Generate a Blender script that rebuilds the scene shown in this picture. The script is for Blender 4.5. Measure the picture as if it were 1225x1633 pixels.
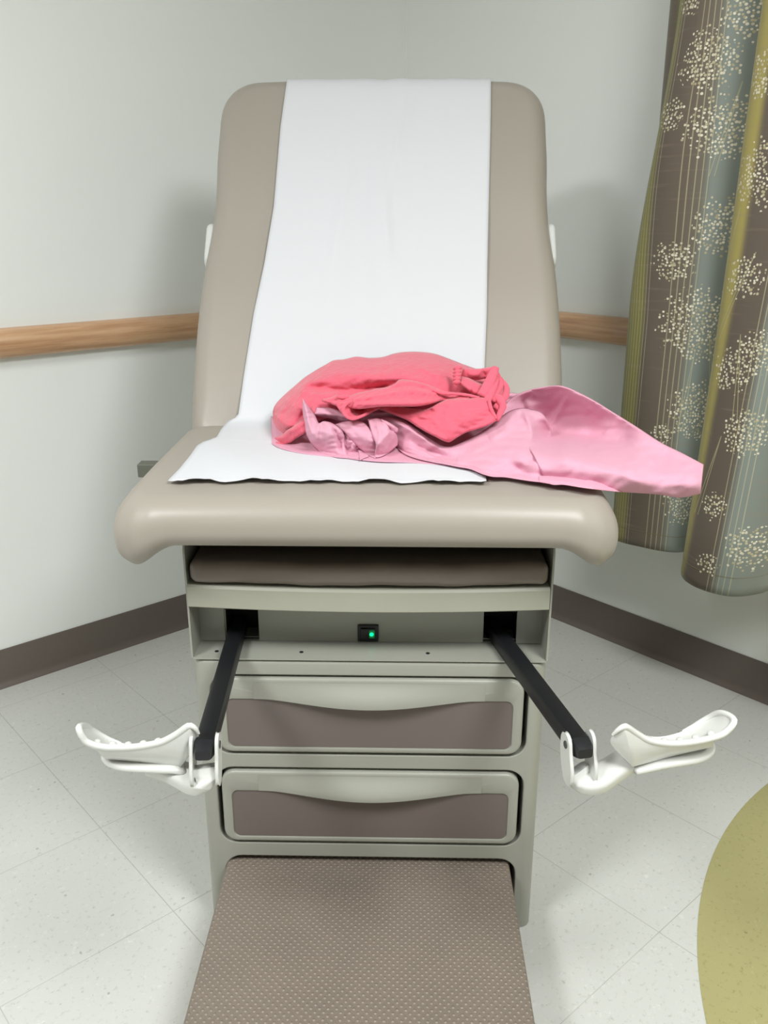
import bpy, bmesh, math, random
import numpy as np
from mathutils import Vector, Matrix
from math import sin, cos, pi, sqrt, radians

random.seed(4); rng = np.random.default_rng(4)
for o in list(bpy.data.objects): bpy.data.objects.remove(o)
S = bpy.context.scene; COL = S.collection

# ------------------------------------------------------------------ camera
CAM_H = 1.22; PITCH = radians(18.6); FPX = 1400.0
cam = bpy.data.cameras.new('camera'); camo = bpy.data.objects.new('camera', cam); COL.objects.link(camo)
camo.location = (0, 0, CAM_H); camo.rotation_euler = (pi/2 - PITCH, 0, 0)
cam.sensor_fit = 'VERTICAL'; cam.sensor_height = 36; cam.lens = 36*FPX/1633; cam.clip_start = .02
S.camera = camo
# ------------------------------------------------------------------ colour management, world
S.view_settings.view_transform = 'Standard'; S.view_settings.look = 'None'
S.view_settings.exposure = 0.11; S.view_settings.gamma = 1.0; S.view_settings.use_curve_mapping = False
S.cycles.max_bounces = 8; S.cycles.diffuse_bounces = 5; S.cycles.use_denoising = True
W = bpy.data.worlds.new('world'); S.world = W; W.use_nodes = True
W.node_tree.nodes['Background'].inputs[0].default_value = (.9, 1, .97, 1)
W.node_tree.nodes['Background'].inputs[1].default_value = 0.05
# room frame: C corner on the floor, RA along the left wall, RB along the right wall
RC = np.array([.069, 3.115, 0]); RA = np.array([-.7485, -.663, 0]); RB = np.array([.663, -.7485, 0])
CEIL = 2.55; LA = 4.4; LB = 4.6
def room(a, b, z): return Vector(RC + RA*a + RB*b + np.array([0, 0, z]))
ROOMROT = math.atan2(RB[1], RB[0])
# ------------------------------------------------------------------ lamps of the room (in their ceiling fixtures)
LAMPS = [  # a, b, size a, size b, watts
    (3.10, 1.45, .60, .60, 46),
    (1.45, 2.90, .60, 1.20, 56),
]
LAMP_COL = (0.985, 1.0, 0.995)
for i, (a, b, sa, sb, w) in enumerate(LAMPS):
    l = bpy.data.lights.new('ceiling_tube_light', 'AREA'); l.shape = 'RECTANGLE'; l.size = sb; l.size_y = sa
    l.energy = w; l.color = LAMP_COL
    lo = bpy.data.objects.new('ceiling_tube_light', l); COL.objects.link(lo)
    lo.location = room(a, b, CEIL - .05); lo.rotation_euler = (0, 0, ROOMROT)

# ------------------------------------------------------------------ camera geometry used to read sizes off the photo
def ray(u, v):
    a = (u-612.5)/FPX; b = (816.5-v)/FPX
    return np.array([a, cos(PITCH)+b*sin(PITCH), -sin(PITCH)+b*cos(PITCH)])
def PY(u, v, y):
    d = ray(u, v); return np.array([0, 0, CAM_H]) + d*(y/d[1])
def PZ(u, v, z):
    d = ray(u, v); return np.array([0, 0, CAM_H]) + d*((z-CAM_H)/d[2])
def WX(u, y, z): return (u-612.5)/FPX*(y*cos(PITCH)+(CAM_H-z)*sin(PITCH))
def PWALL(u, v, off):
    d = ray(u, v); P0 = RC + RA*off; t = np.dot(P0-np.array([0, 0, CAM_H]), RA)/np.dot(d, RA)
    p = np.array([0, 0, CAM_H]) + d*t
    return float(np.dot(p-RC, RB)), float(p[2])

# ------------------------------------------------------------------ materials
def lin(c):
    return tuple(((x/255)/12.92 if x/255 <= .04045 else ((x/255+.055)/1.055)**2.4) for x in c) + (1,)
class NT:
    def __init__(s, name):
        s.m = bpy.data.materials.new(name); s.m.use_nodes = True; s.t = s.m.node_tree
        s.b = s.t.nodes['Principled BSDF']
    def n(s, typ, **k):
        nd = s.t.nodes.new(typ)
        for a, b in k.items(): setattr(nd, a, b)
        return nd
    def l(s, a, b): s.t.links.new(a, b)
    def math(s, op, a, b=None, c=None):
        nd = s.n('ShaderNodeMath', operation=op)
        for i, x in enumerate((a, b, c)):
            if x is None: continue
            if isinstance(x, (int, float)): nd.inputs[i].default_value = x
            else: s.l(x, nd.inputs[i])
        return nd.outputs[0]
    def mix(s, f, a, b):
        nd = s.n('ShaderNodeMix', data_type='RGBA')
        for i, x in ((0, f), (6, a), (7, b)):
            if isinstance(x, (int, float, tuple)): nd.inputs[i].default_value = x
            else: s.l(x, nd.inputs[i])
        return nd.outputs[2]
    def noise(s, scale, detail=3, rough=.5, vec=None):
        nd = s.n('ShaderNodeTexNoise'); nd.inputs['Scale'].default_value = scale
        nd.inputs['Detail'].default_value = detail; nd.inputs['Roughness'].default_value = rough
        s.l(vec if vec is not None else s.obj(), nd.inputs['Vector']); return nd.outputs['Fac']
    def obj(s):
        if not hasattr(s, '_o'): s._o = s.n('ShaderNodeTexCoord')
        return s._o.outputs['Object']
    def bump(s, h, strength=.3, dist=.001):
        nd = s.n('ShaderNodeBump'); nd.inputs['Strength'].default_value = strength
        nd.inputs['Distance'].default_value = dist; s.l(h, nd.inputs['Height']); s.l(nd.outputs[0], s.b.inputs['Normal'])
    def ramp(s, f, stops, interp='LINEAR'):
        nd = s.n('ShaderNodeValToRGB'); nd.color_ramp.interpolation = interp
        e = nd.color_ramp.elements
        while len(e) < len(stops): e.new(.5)
        for i, (p, c) in enumerate(stops): e[i].position = p; e[i].color = c
        s.l(f, nd.inputs[0]); return nd.outputs[0]
def plain(name, c, rough=.5, metal=0, bump=None, var=0, coat=0, sheen=0, spec=.5):
    k = NT(name); base = lin(c)
    k.b.inputs['Roughness'].default_value = rough; k.b.inputs['Metallic'].default_value = metal
    k.b.inputs['Specular IOR Level'].default_value = spec
    if coat: k.b.inputs['Coat Weight'].default_value = coat; k.b.inputs['Coat Roughness'].default_value = .25
    if sheen: k.b.inputs['Sheen Weight'].default_value = sheen
    if var:
        f = k.noise(7, 4, .6)
        d = tuple(x*(1-var) for x in base[:3])+(1,); u = tuple(min(1, x*(1+var)) for x in base[:3])+(1,)
        k.l(k.mix(f, d, u), k.b.inputs['Base Color'])
    else: k.b.inputs['Base Color'].default_value = base
    if bump: k.bump(k.noise(bump[0], 4, .6), bump[1], bump[2])
    return k.m
M = {}
M['wall'] = plain('painted_wall', (236, 239, 236), .75, bump=(260, .12, .0006))
M['ceiling'] = plain('ceiling_paint', (198, 200, 198), .9)
M['rear_wall'] = plain('darkened_rear_wall', (150, 146, 138), .85)  # unseen rear walls, darkened like the ceiling to cut the fill light
M['vinyl'] = plain('beige_vinyl', (158, 151, 141), .43, bump=(900, .10, .0004), coat=.06)
M['brown_vinyl'] = plain('brown_vinyl', (108, 98, 90), .33, bump=(700, .12, .0004))
M['cream'] = plain('cream_enamel', (152, 153, 143), .34, bump=(800, .10, .0003), var=.04)
M['cream_dirty'] = plain('cream_worn', (164, 164, 150), .42, bump=(800, .10, .0003), var=.10)
M['brown_panel'] = plain('brown_panel', (108, 98, 94), .5, bump=(900, .15, .0003))
M['dark'] = plain('black_interior', (16, 16, 17), .7)
M['black'] = plain('black_tube', (19, 20, 24), .45, bump=(300, .1, .0003))
M['white_plastic'] = plain('white_plastic', (214, 215, 211), .28, coat=.3)
M['grip'] = plain('grey_plastic', (205, 208, 205), .4)
M['steel'] = plain('screw_steel', (120, 122, 125), .35, metal=1)
M['base_vinyl'] = plain('baseboard_vinyl', (104, 95, 88), .5, bump=(200, .1, .0004))
M['lens'] = None
def paper_mat(name, c, scale, st, rough=.7, trans=0):
    k = NT(name); k.b.inputs['Base Color'].default_value = lin(c); k.b.inputs['Roughness'].default_value = rough
    a = k.noise(scale, 3, .6); b = k.noise(38, 3, .55)
    h = k.math('ADD', k.math('MULTIPLY', a, .35), b)
    k.bump(h, st, .002)
    return k.m
M['paper'] = paper_mat('white_crepe_paper', (210, 212, 216), 600, .14)
M['pink'] = paper_mat('pink_tissue_paper', (214, 158, 178), 420, .55, .92)
k = NT('coral_cotton'); k.b.inputs['Base Color'].default_value = lin((220, 95, 116)); k.b.inputs['Roughness'].default_value = .85; k.b.inputs['Sheen Weight'].default_value = .25
nz = k.n('ShaderNodeTexNoise'); nz.inputs['Scale'].default_value = 17; nz.inputs['Detail'].default_value = 3; nz.inputs['Distortion'].default_value = 1.6; k.l(k.obj(), nz.inputs['Vector'])
rd_ = k.math('SUBTRACT', 1, k.math('MULTIPLY', k.math('ABSOLUTE', k.math('SUBTRACT', nz.outputs['Fac'], .5)), 3.2))
k.bump(k.math('ADD', rd_, k.math('MULTIPLY', k.noise(110, 3, .6), .25)), .32, .006); M['coral'] = k.m
# wood
k = NT('maple_wood'); mp = k.n('ShaderNodeMapping'); k.l(k.obj(), mp.inputs[0]); mp.inputs['Scale'].default_value = (2.2, 40, 40)
f = k.noise(1.6, 6, .65, mp.outputs[0]); k.l(k.ramp(f, [(.3, lin((176, 132, 96))), (.55, lin((206, 165, 128))), (.75, lin((218, 182, 146)))]), k.b.inputs['Base Color'])
k.b.inputs['Roughness'].default_value = .35; k.b.inputs['Coat Weight'].default_value = .3; M['wood'] = k.m
# floor tiles, coordinates = room frame (object coords of the floor mesh are room coords a, b)
def tile_mat(name, base, dark, light, seams):
    k = NT(name); o = k.obj()
    base_ = k.mix(k.noise(3.0, 3, .6, o), lin(base), lin(tuple(min(255, x+5) for x in base)))
    sp = k.noise(95, 3, .75, o)
    col = k.mix(k.math('MULTIPLY', k.math('SMOOTH_MIN', k.math('MAXIMUM', k.math('MULTIPLY', k.math('SUBTRACT', sp, .575), 7), 0), 1, .1), .75), base_, lin(dark))
    sp2 = k.noise(70, 4, .8, k_off(k, o, 7.3))
    col = k.mix(k.math('MINIMUM', k.math('MAXIMUM', k.math('MULTIPLY', k.math('SUBTRACT', sp2, .60), 6), 0), .7), col, lin(light))
    v = k.n('ShaderNodeTexVoronoi'); v.inputs['Scale'].default_value = 24; k.l(o, v.inputs['Vector'])
    wob = k.math('MULTIPLY', k.noise(160, 2, .5, o), .16)
    big = k.math('LESS_THAN', k.math('SUBTRACT', v.outputs['Distance'], wob), -.005)
    sep = k.n('ShaderNodeSeparateColor'); k.l(v.outputs['Color'], sep.inputs[0])
    big = k.math('MULTIPLY', big, k.math('LESS_THAN', sep.outputs[0], .35))
    col = k.mix(k.math('MULTIPLY', big, .4), col, lin(tuple(int(x*.62) for x in dark)))
    if seams:
        sx = k.n('ShaderNodeSeparateXYZ'); k.l(o, sx.inputs[0])
        line = None
        for ax, off, p in ((0, .600, .3145), (1, .737, .3125)):
            t = k.math('PINGPONG', k.math('SUBTRACT', sx.outputs[ax], off), p/2)
            m_ = k.math('LESS_THAN', k.math('ABSOLUTE', t), .00075)
            line = m_ if line is None else k.math('MAXIMUM', line, m_)
        vis = k.math('MULTIPLY', line, k.math('MULTIPLY', k.noise(2.2, 3, .7, o), .9))
        col = k.mix(vis, col, lin((120, 116, 100)))
    k.l(col, k.b.inputs['Base Color']); k.b.inputs['Roughness'].default_value = .42
    k.bump(k.noise(14, 2, .5, o), .05, .003)
    return k.m
def k_off(k, o, d):
    m_ = k.n('ShaderNodeMapping'); k.l(o, m_.inputs[0]); m_.inputs['Location'].default_value = (d, d*1.7, d*.3); return m_.outputs[0]
M['floor'] = tile_mat('speckled_floor_tile', (200, 201, 196), (168, 168, 158), (222, 222, 216), True)
M['inlay'] = tile_mat('olive_floor_tile', (166, 160, 112), (140, 132, 86), (182, 176, 134), False)

# ------------------------------------------------------------------ mesh helpers
def link(name, me, mat=None, parent=None, smooth=True, angle=None):
    o = bpy.data.objects.new(name, me); COL.objects.link(o)
    if mat is not None: me.materials.append(mat)
    if parent is not None: o.parent = parent
    if smooth:
        me.polygons.foreach_set('use_smooth', [True]*len(me.polygons))
        if angle is not None:
            try: me.set_sharp_from_angle(angle=radians(angle))
            except Exception: pass
    return o
def mesh(verts, faces):
    me = bpy.data.meshes.new('m'); me.from_pydata([tuple(map(float, v)) for v in verts], [], faces); me.validate(); me.update()
    bm = bmesh.new(); bm.from_mesh(me); bmesh.ops.recalc_face_normals(bm, faces=bm.faces); bm.to_mesh(me); bm.free()
    return me
class MB:                                     # collects several closed shapes into one mesh
    def __init__(s): s.v = []; s.f = []
    def add(s, v, f):
        n = len(s.v); s.v += [tuple(map(float, x)) for x in v]; s.f += [tuple(i+n for i in q) for q in f]; return s
    def box(s, a, b, fn=None):
        P = [(x, y, z) for x in (a[0], b[0]) for y in (a[1], b[1]) for z in (a[2], b[2])]
        if fn: P = [fn(p) for p in P]
        return s.add(P, [(0, 1, 3, 2), (4, 6, 7, 5), (0, 4, 5, 1), (2, 3, 7, 6), (0, 2, 6, 4), (1, 5, 7, 3)])
    def build(s, name, mat, parent=None, smooth=False, bevel=0, seg=3, angle=40):
        o = link(name, mesh(s.v, s.f), mat, parent, smooth or bevel > 0, angle)
        if bevel:
            m_ = o.modifiers.new('bevel', 'BEVEL'); m_.width = bevel; m_.segments = seg; m_.limit_method = 'ANGLE'; m_.harden_normals = False
        return o
def rrect(w, h, r, n=8, cx=0, cy=0):
    if not isinstance(r, (list, tuple)): r = [r]*4          # order: +x+y, -x+y, -x-y, +x-y
    out = []
    for q, (sx, sy) in enumerate(((1, 1), (-1, 1), (-1, -1), (1, -1))):
        rr = r[q]; a0 = q*pi/2
        for i in range(n+1):
            a = a0 + (pi/2)*i/n
            out.append((cx+sx*(w/2-rr)+rr*cos(a), cy+sy*(h/2-rr)+rr*sin(a)))
    return out
def densify(pts, step):
    out = []
    for i in range(len(pts)):
        a = np.array(pts[i]); b = np.array(pts[(i+1) % len(pts)]); n = max(1, int(np.linalg.norm(b-a)/step))
        for j in range(n): out.append(tuple(a+(b-a)*j/n))
    return out
def pad(outline, th, rt, rb, rings=14, seg=7, step=None, fn=None):
    """cushion slab: outline in (x, y), thickness th from z=-th to 0, rounded top rt and bottom rb"""
    if step: outline = densify(outline, step)
    P = np.array(outline, float); n = len(P)
    nx = np.roll(P, -1, 0) - np.roll(P, 1, 0); N = np.stack([nx[:, 1], -nx[:, 0]], 1); N /= np.linalg.norm(N, axis=1)[:, None]+1e-9
    c = P.mean(0); loops = []
    def cap(base, z):
        L = []
        for k in range(1, rings):
            f = 1-(k/rings)
            L.append([(c[0]+(x-c[0])*f, c[1]+(y-c[1])*f, z) for x, y in base])
        return L
    top = P - N*rt; bot = P - N*rb
    for k in range(seg+1):
        a = pi/2*(1-k/seg); q = P - N*(rt*(1-cos(a))); loops.append([(x, y, -rt+rt*sin(a)) for x, y in q])
    for k in range(seg+1):
        a = pi/2*k/seg; q = P - N*(rb*(1-cos(a))); loops.append([(x, y, -th+rb-rb*sin(a)) for x, y in q])
    allL = list(reversed(cap(top, 0))) + loops + cap(bot, -th)
    V = [p for L in allL for p in L]; F = []
    for i in range(len(allL)-1):
        for j in range(n):
            j2 = (j+1) % n; F.append((i*n+j, i*n+j2, (i+1)*n+j2, (i+1)*n+j))
    V.append((c[0], c[1], 0)); V.append((c[0], c[1], -th)); a = len(V)-2; b = len(V)-1; L = len(allL)-1
    for j in range(n):
        j2 = (j+1) % n; F.append((a, j2, j)); F.append((b, L*n+j, L*n+j2))
    if fn: V = [fn(p) for p in V]
    return V, F
def prism(outline, z0, z1, fn=None):
    n = len(outline); V = [(x, y, z0) for x, y in outline]+[(x, y, z1) for x, y in outline]
    F = [tuple(range(n-1, -1, -1)), tuple(range(n, 2*n))]+[(i, (i+1) % n, n+(i+1) % n, n+i) for i in range(n)]
    if fn: V = [fn(p) for p in V]
    return V, F
def catmull(P, n):
    P = np.array(P, float); 
    if len(P) == 2: return P[0]+(P[1]-P[0])*np.linspace(0, 1, n)[:, None]
    d = np.r_[0, np.cumsum(np.linalg.norm(np.diff(P[:, :min(3, P.shape[1])], axis=0), axis=1)**.5)]
    t = np.linspace(0, d[-1], n*6); out = []
    m = np.zeros_like(P)
    for i in range(len(P)):
        if i == 0: m[i] = (P[1]-P[0])/(d[1]-d[0])
        elif i == len(P)-1: m[i] = (P[-1]-P[-2])/(d[-1]-d[-2])
        else: m[i] = ((P[i]-P[i-1])/(d[i]-d[i-1])*(d[i+1]-d[i])+(P[i+1]-P[i])/(d[i+1]-d[i])*(d[i]-d[i-1]))/(d[i+1]-d[i-1])
    for x in t:
        i = min(len(P)-2, int(np.searchsorted(d, x, 'right')-1)); h = d[i+1]-d[i]; s = (x-d[i])/h
        out.append((2*s**3-3*s*s+1)*P[i]+(s**3-2*s*s+s)*h*m[i]+(-2*s**3+3*s*s)*P[i+1]+(s**3-s*s)*h*m[i+1])
    out = np.array(out); L = np.r_[0, np.cumsum(np.linalg.norm(np.diff(out, axis=0), axis=1))]
    q = np.linspace(0, L[-1], n)
    return np.stack([np.interp(q, L, out[:, k_]) for k_ in range(out.shape[1])], 1)
def sweep(path, prof, up=(0, 0, 1), scale=None, closed_caps=True, twist=None):
    """sweep a closed 2-D profile (side, up) along path; scale(i/n) -> (sx, sy)"""
    P = np.array(path, float); n = len(P); m = len(prof); V = []; F = []
    T = np.gradient(P, axis=0); T /= np.linalg.norm(T, axis=1)[:, None]
    u = np.array(up, float)
    for i in range(n):
        s_ = np.cross(T[i], u); s_ /= np.linalg.norm(s_); w = np.cross(s_, T[i])
        sc = scale(i/(n-1)) if scale else (1, 1)
        a = twist(i/(n-1)) if twist else 0
        for x, y in prof:
            xx, yy = x*sc[0], y*sc[1]; xx, yy = xx*cos(a)-yy*sin(a), xx*sin(a)+yy*cos(a)
            V.append(P[i]+s_*xx+w*yy)
    for i in range(n-1):
        for j in range(m): F.append((i*m+j, i*m+(j+1) % m, (i+1)*m+(j+1) % m, (i+1)*m+j))
    F.append(tuple(range(m-1, -1, -1))); F.append(tuple((n-1)*m+j for j in range(m)))
    return V, F
def ellipse(rx, ry, n=16): return [(rx*cos(2*pi*i/n), ry*sin(2*pi*i/n)) for i in range(n)]
def cut(o, cutters, par=True):
    """subtract the given (verts, faces) solids from the mesh object for good"""
    tmp = []
    for v, f in cutters:
        c = link('tmp_cutter', mesh(v, f), None, table); tmp.append(c)
        m_ = o.modifiers.new('b', 'BOOLEAN'); m_.operation = 'DIFFERENCE'; m_.solver = 'EXACT'; m_.object = c
    bpy.context.view_layer.update()
    dg = bpy.context.evaluated_depsgraph_get(); me = bpy.data.meshes.new_from_object(o.evaluated_get(dg))
    mats = [m_ for m_ in o.data.materials]; o.modifiers.clear(); o.data = me
    if not me.materials:
        for m_ in mats: me.materials.append(m_)
    for c in tmp: bpy.data.objects.remove(c)
def bev(o, w, seg=3, ang=35):
    m_ = o.modifiers.new('bevel', 'BEVEL'); m_.width = w; m_.segments = seg; m_.limit_method = 'ANGLE'; m_.angle_limit = radians(ang)
def tag(o, label=None, cat=None, kind=None, group=None):
    for k_, v in (('label', label), ('category', cat), ('kind', kind), ('group', group)):
        if v: o[k_] = v
    return o
def smooth01(a, b, x):
    t = np.clip((x-a)/(b-a), 0, 1); return t*t*(3-2*t)

# ================================================================== ROOM
def wall_slab(name, a0, a1, b0, b1, z0=0, z1=CEIL, mat='wall'):
    o = MB().box((a0, b0, z0), (a1, b1, z1)).build(name, M[mat]); o['kind'] = 'structure'
    o.matrix_world = Matrix(((RA[0], RB[0], 0, RC[0]), (RA[1], RB[1], 0, RC[1]), (0, 0, 1, 0), (0, 0, 0, 1)))
    return o
RM = Matrix(((RA[0], RB[0], 0, RC[0]), (RA[1], RB[1], 0, RC[1]), (0, 0, 1, 0), (0, 0, 0, 1)))
wall_slab('floor', 0, LA, 0, LB, -.1, 0, 'floor')
wall_slab('ceiling', 0, LA, 0, LB, CEIL, CEIL+.1, 'ceiling')
wall_slab('wall_left', -.1, LA+.1, -.1, 0)
wall_slab('wall_right', -.1, 0, 0, LB)
wall_slab('wall_back', LA, LA+.1, 0, LB, mat='rear_wall')
wall_slab('wall_rear_side', -.1, LA+.1, LB, LB+.1, mat='rear_wall')
# curved olive inlay, flush with the tiles
cx, cy, cr = 1.5265, .9036, 1.0249
ca = float(np.dot(np.array([cx, cy, 0])-RC, RA)); cb = float(np.dot(np.array([cx, cy, 0])-RC, RB))
pts = []
for i in range(220):
    t = 2*pi*i/220; a, b = ca+cr*cos(t), cb+cr*sin(t)
    pts.append((min(max(a, .02), LA-.02), min(max(b, .02), LB-.02)))
V, F = prism(pts, 0, .0008); o = link('trim_1', mesh(V, F), M['inlay'], None, False); o.matrix_world = RM; o['kind'] = 'structure'
# baseboards (vinyl cove base)
def cove(name, along_a, L):
    prof = [(0, 0), (.016, 0), (.0155, .0022), (.011, .006), (.0065, .013), (.0045, .022), (.004, .104), (.003, .108), (0, .108)]
    V = []; F = []; n = len(prof)
    for s_ in (0, L):
        for d, z in prof: V.append((s_, d, z) if along_a else (d, s_, z))
    F = [tuple(range(n)), tuple(range(2*n-1, n-1, -1))]+[(i, (i+1) % n, n+(i+1) % n, n+i) for i in range(n)]
    o = link(name, mesh(V, F), M['base_vinyl'], None, True, 30); o.matrix_world = RM; o['kind'] = 'structure'
cove('baseboard_left', True, LA); cove('baseboard_right', False, LB)
# wooden wall rails
def wood_rail(along_a, L, label, s0):
    prof = [(0, .886), (.006, .884), (.022, .886), (.034, .896), (.040, .912), (.040, .930), (.034, .946), (.022, .956), (.008, .9585), (0, .958)]
    V = []; n = len(prof)
    for s_ in (s0, L):
        for d, z in prof: V.append((s_, d, z) if along_a else (d, s_, z))
    F = [tuple(range(n)), tuple(range(2*n-1, n-1, -1))]+[(i, (i+1) % n, n+(i+1) % n, n+i) for i in range(n)]
    me = mesh(V, F)
    if not along_a:                              # keep the grain along the rail in object space
        me.transform(Matrix.Rotation(-pi/2, 4, 'Z')); 
    o = link('wall_rail', me, M['wood'], None, True, 60)
    o.matrix_world = RM if along_a else RM @ Matrix.Rotation(pi/2, 4, 'Z')
    tag(o, label, 'wall rail')
wood_rail(True, 3.6, 'rounded maple wood rail running along the wall left of the exam table', .0)
wood_rail(False, 1.75, 'short stretch of maple wood rail between the backrest and the curtain', .041)
# ceiling light fixtures (above the frame)
k = NT('lamp_diffuser'); k.b.inputs['Base Color'].default_value = (.8, .8, .8, 1); k.b.inputs['Emission Color'].default_value = LAMP_COL+(1,)
k.b.inputs['Emission Strength'].default_value = 2.0; M['lens'] = k.m
for i, (a, b, sa, sb, w) in enumerate(LAMPS):
    e = bpy.data.objects.new('ceiling_light', None); COL.objects.link(e); e.matrix_world = RM @ Matrix.Translation((a, b, CEIL))
    tag(e, ['white ceiling troffer over the open floor, nearer the left wall', 'white ceiling troffer over the open floor, nearer the curtain wall'][i], 'ceiling light')
    mb = MB()
    for x0, x1, y0, y1 in ((-sa/2-.03, sa/2+.03, -sb/2-.03, -sb/2), (-sa/2-.03, sa/2+.03, sb/2, sb/2+.03), (-sa/2-.03, -sa/2, -sb/2, sb/2), (sa/2, sa/2+.03, -sb/2, sb/2)):
        mb.box((x0, y0, -.035), (x1, y1, 0))
    mb.build('frame', M['grip'], e)
    MB().box((-sa/2, -sb/2, -.03), (sa/2, sb/2, -.012)).build('diffuser', M['lens'], e)

# ================================================================== EXAM TABLE
TX, TY, TR = -.026, 1.2, radians(-1.2)
table = bpy.data.objects.new('exam_table', None); COL.objects.link(table)
table.location = (TX, TY, 0); table.rotation_euler = (0, 0, TR)
tag(table, 'beige padded medical exam table with raised backrest, cream drawer cabinet and pulled-out step', 'exam table')
TM = Matrix.Translation((TX, TY, 0)) @ Matrix.Rotation(TR, 4, 'Z'); TI = TM.inverted()
def loc(p): return np.array(TI @ Vector([float(x) for x in p]))
def locs(P): return [loc(p) for p in P]
FRONT = .072; HW = .289                        # cabinet front plane and half width (local)
# ---- lower cabinet with drawer recesses and step tunnel
def frontprism(x0, x1, z0, z1, r, y0, y1):
    ol = rrect(x1-x0, z1-z0, r, 8, (x0+x1)/2, (z0+z1)/2)
    return prism(ol, y0, y1, lambda p: (p[0], p[2], p[1]))
cab = MB().add(*pad(rrect(2*HW, .95, [.02, .02, .02, .02], 6, 0, FRONT+.475), .536, .008, .002, 2, 4, fn=lambda p: (p[0], p[1], p[2]+.536))).build('cabinet', M['cream'], table, True)
cut(cab, [frontprism(-.262, .262, .359, .5095, [.03, .03, .03, .03], FRONT-.05, FRONT+.4),
          frontprism(-.262, .262, .178, .3325, [.03, .03, .03, .03], FRONT-.05, FRONT+.4),
          frontprism(-.256, .256, -.02, .150, [.03, .03, .001, .001], FRONT-.05, FRONT+.6)])
bev(cab, .006, 3); 
try: cab.data.set_sharp_from_angle(angle=radians(60))
except Exception: pass
mb = MB()
mb.box((-.275, FRONT+.03, .17), (.275, FRONT+.04, .35)); mb.box((-.275, FRONT+.03, .352), (.275, FRONT+.04, .52))
mb.build('recess_back', M['dark'], table)
# ---- drawers
def drawer(z0, z1):
    cxx = 0; w = .508
    V, F = pad(rrect(w, z1-z0, .024, 8, 0, (z0+z1)/2), .03, .005, .002, 2, 4, fn=lambda p: (p[0], FRONT-.004-p[2], p[1]))
    d = link('drawer', mesh(V, F), M['cream'], table)
    # inset panel outline with a scooped top edge
    pz0 = z0+.0115; pz1 = z1-.039; scoop = .0075; hw = .236
    def top(x): 
        t = min(1, abs(x)/.165)
        return pz1 - scoop*(1-t*t)**1.25
    def outline(g):
        r = .012; ol = []
        for q, (ax, az) in enumerate(((-1, -1), (1, -1))):
            a0 = pi+q*pi/2
            for i in range(7):
                a = a0+pi/2*i/6; ol.append((ax*(hw+g-r)+r*cos(a), pz0-g+r+r*sin(a)))
        for i in range(7):
            a = pi/2*i/6; ol.append(((hw+g-r)+r*cos(a), pz1+g-r+r*sin(a)))
        for x in np.linspace(hw-.02, -hw+.02, 41): ol.append((x, top(x)+g))
        for i in range(7):
            a = pi/2+pi/2*i/6; ol.append((-(hw+g-r)+r*cos(a), pz1+g-r+r*sin(a)))
        return ol
    cut(d, [prism(outline(.0012), FRONT-.03, FRONT-.0015, lambda p: (p[0], p[2], p[1]))])
    bev(d, .0018, 2, 40)
    V, F = prism(outline(0), FRONT-.0022, FRONT+.004, lambda p: (p[0], p[2], p[1]))
    link('drawer_panel', mesh(V, F), M['brown_panel'], d, False)
    # bulging pull lip above the scoop
    xs = np.linspace(-.190, .190, 61); rows = 12; V = []; F = []
    for x in xs:
        t = abs(x)/.190; bulge = .019*(cos(t*pi)*.5+.5)**.9
        zt = z1-.007; zb = top(x)+.0012
        for j in range(rows+1):
            s_ = j/rows; z = zt+(zb-zt)*s_
            V.append((x, FRONT-.0042-bulge*sin(min(1, s_*1.12)*pi/2)**1.5-.0003, z+ (0.0 if s_ < .99 else 0)))
        yb = V[-1][1]
        V.append((x, yb+.003, zb-.0014*min(1, bulge*200))); V.append((x, FRONT+.003, zb+.004))
    n = rows+3
    for i in range(len(xs)-1):
        for j in range(n-1): F.append((i*n+j, (i+1)*n+j, (i+1)*n+j+1, i*n+j+1))
    link('drawer_pull', mesh(V, F), M['cream'], d, True, 50)
    return d
drawer(.3645, .505); drawer(.1835, .3268)
# ---- step pad
def stepfn(p):
    x, y, z = p; return (x, y, z+.138)
sol = rrect(.500, .78, .018, 5, -.004, -.36+.39)
V, F = pad(sol, .12, .007, .004, 3, 4, fn=stepfn)
k = NT('textured_step_vinyl'); o_ = k.obj()
mp = k.n('ShaderNodeMapping'); k.l(o_, mp.inputs[0]); mp.inputs['Rotation'].default_value = (0, 0, radians(45)); mp.inputs['Scale'].default_value = (1, 1, 1)
sx = k.n('ShaderNodeSeparateXYZ'); k.l(mp.outputs[0], sx.inputs[0])
cell = .0088
def fr(ax): return k.math('ABSOLUTE', k.math('SUBTRACT', k.math('FRACT', k.math('DIVIDE', sx.outputs[ax], cell)), .5))
fx, fy = fr(0), fr(1)
d2 = k.math('SQRT', k.math('ADD', k.math('MULTIPLY', fx, fx), k.math('MULTIPLY', fy, fy)))
dot = k.math('MAXIMUM', k.math('SUBTRACT', 1, k.math('MULTIPLY', d2, 3.2)), 0)
bmp = k.math('ADD', dot, k.math('MULTIPLY', k.noise(500, 3, .6), .35))
k.bump(bmp, .8, .0022)
big = k.noise(9, 4, .6)
c0 = k.mix(big, lin((112, 102, 92)), lin((130, 119, 108)))
k.l(k.mix(k.math('MULTIPLY', dot, .5), c0, lin((186, 172, 158))), k.b.inputs['Base Color']); k.b.inputs['Roughness'].default_value = .45
link('step', mesh(V, F), k.m, table, True, 50)
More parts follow.
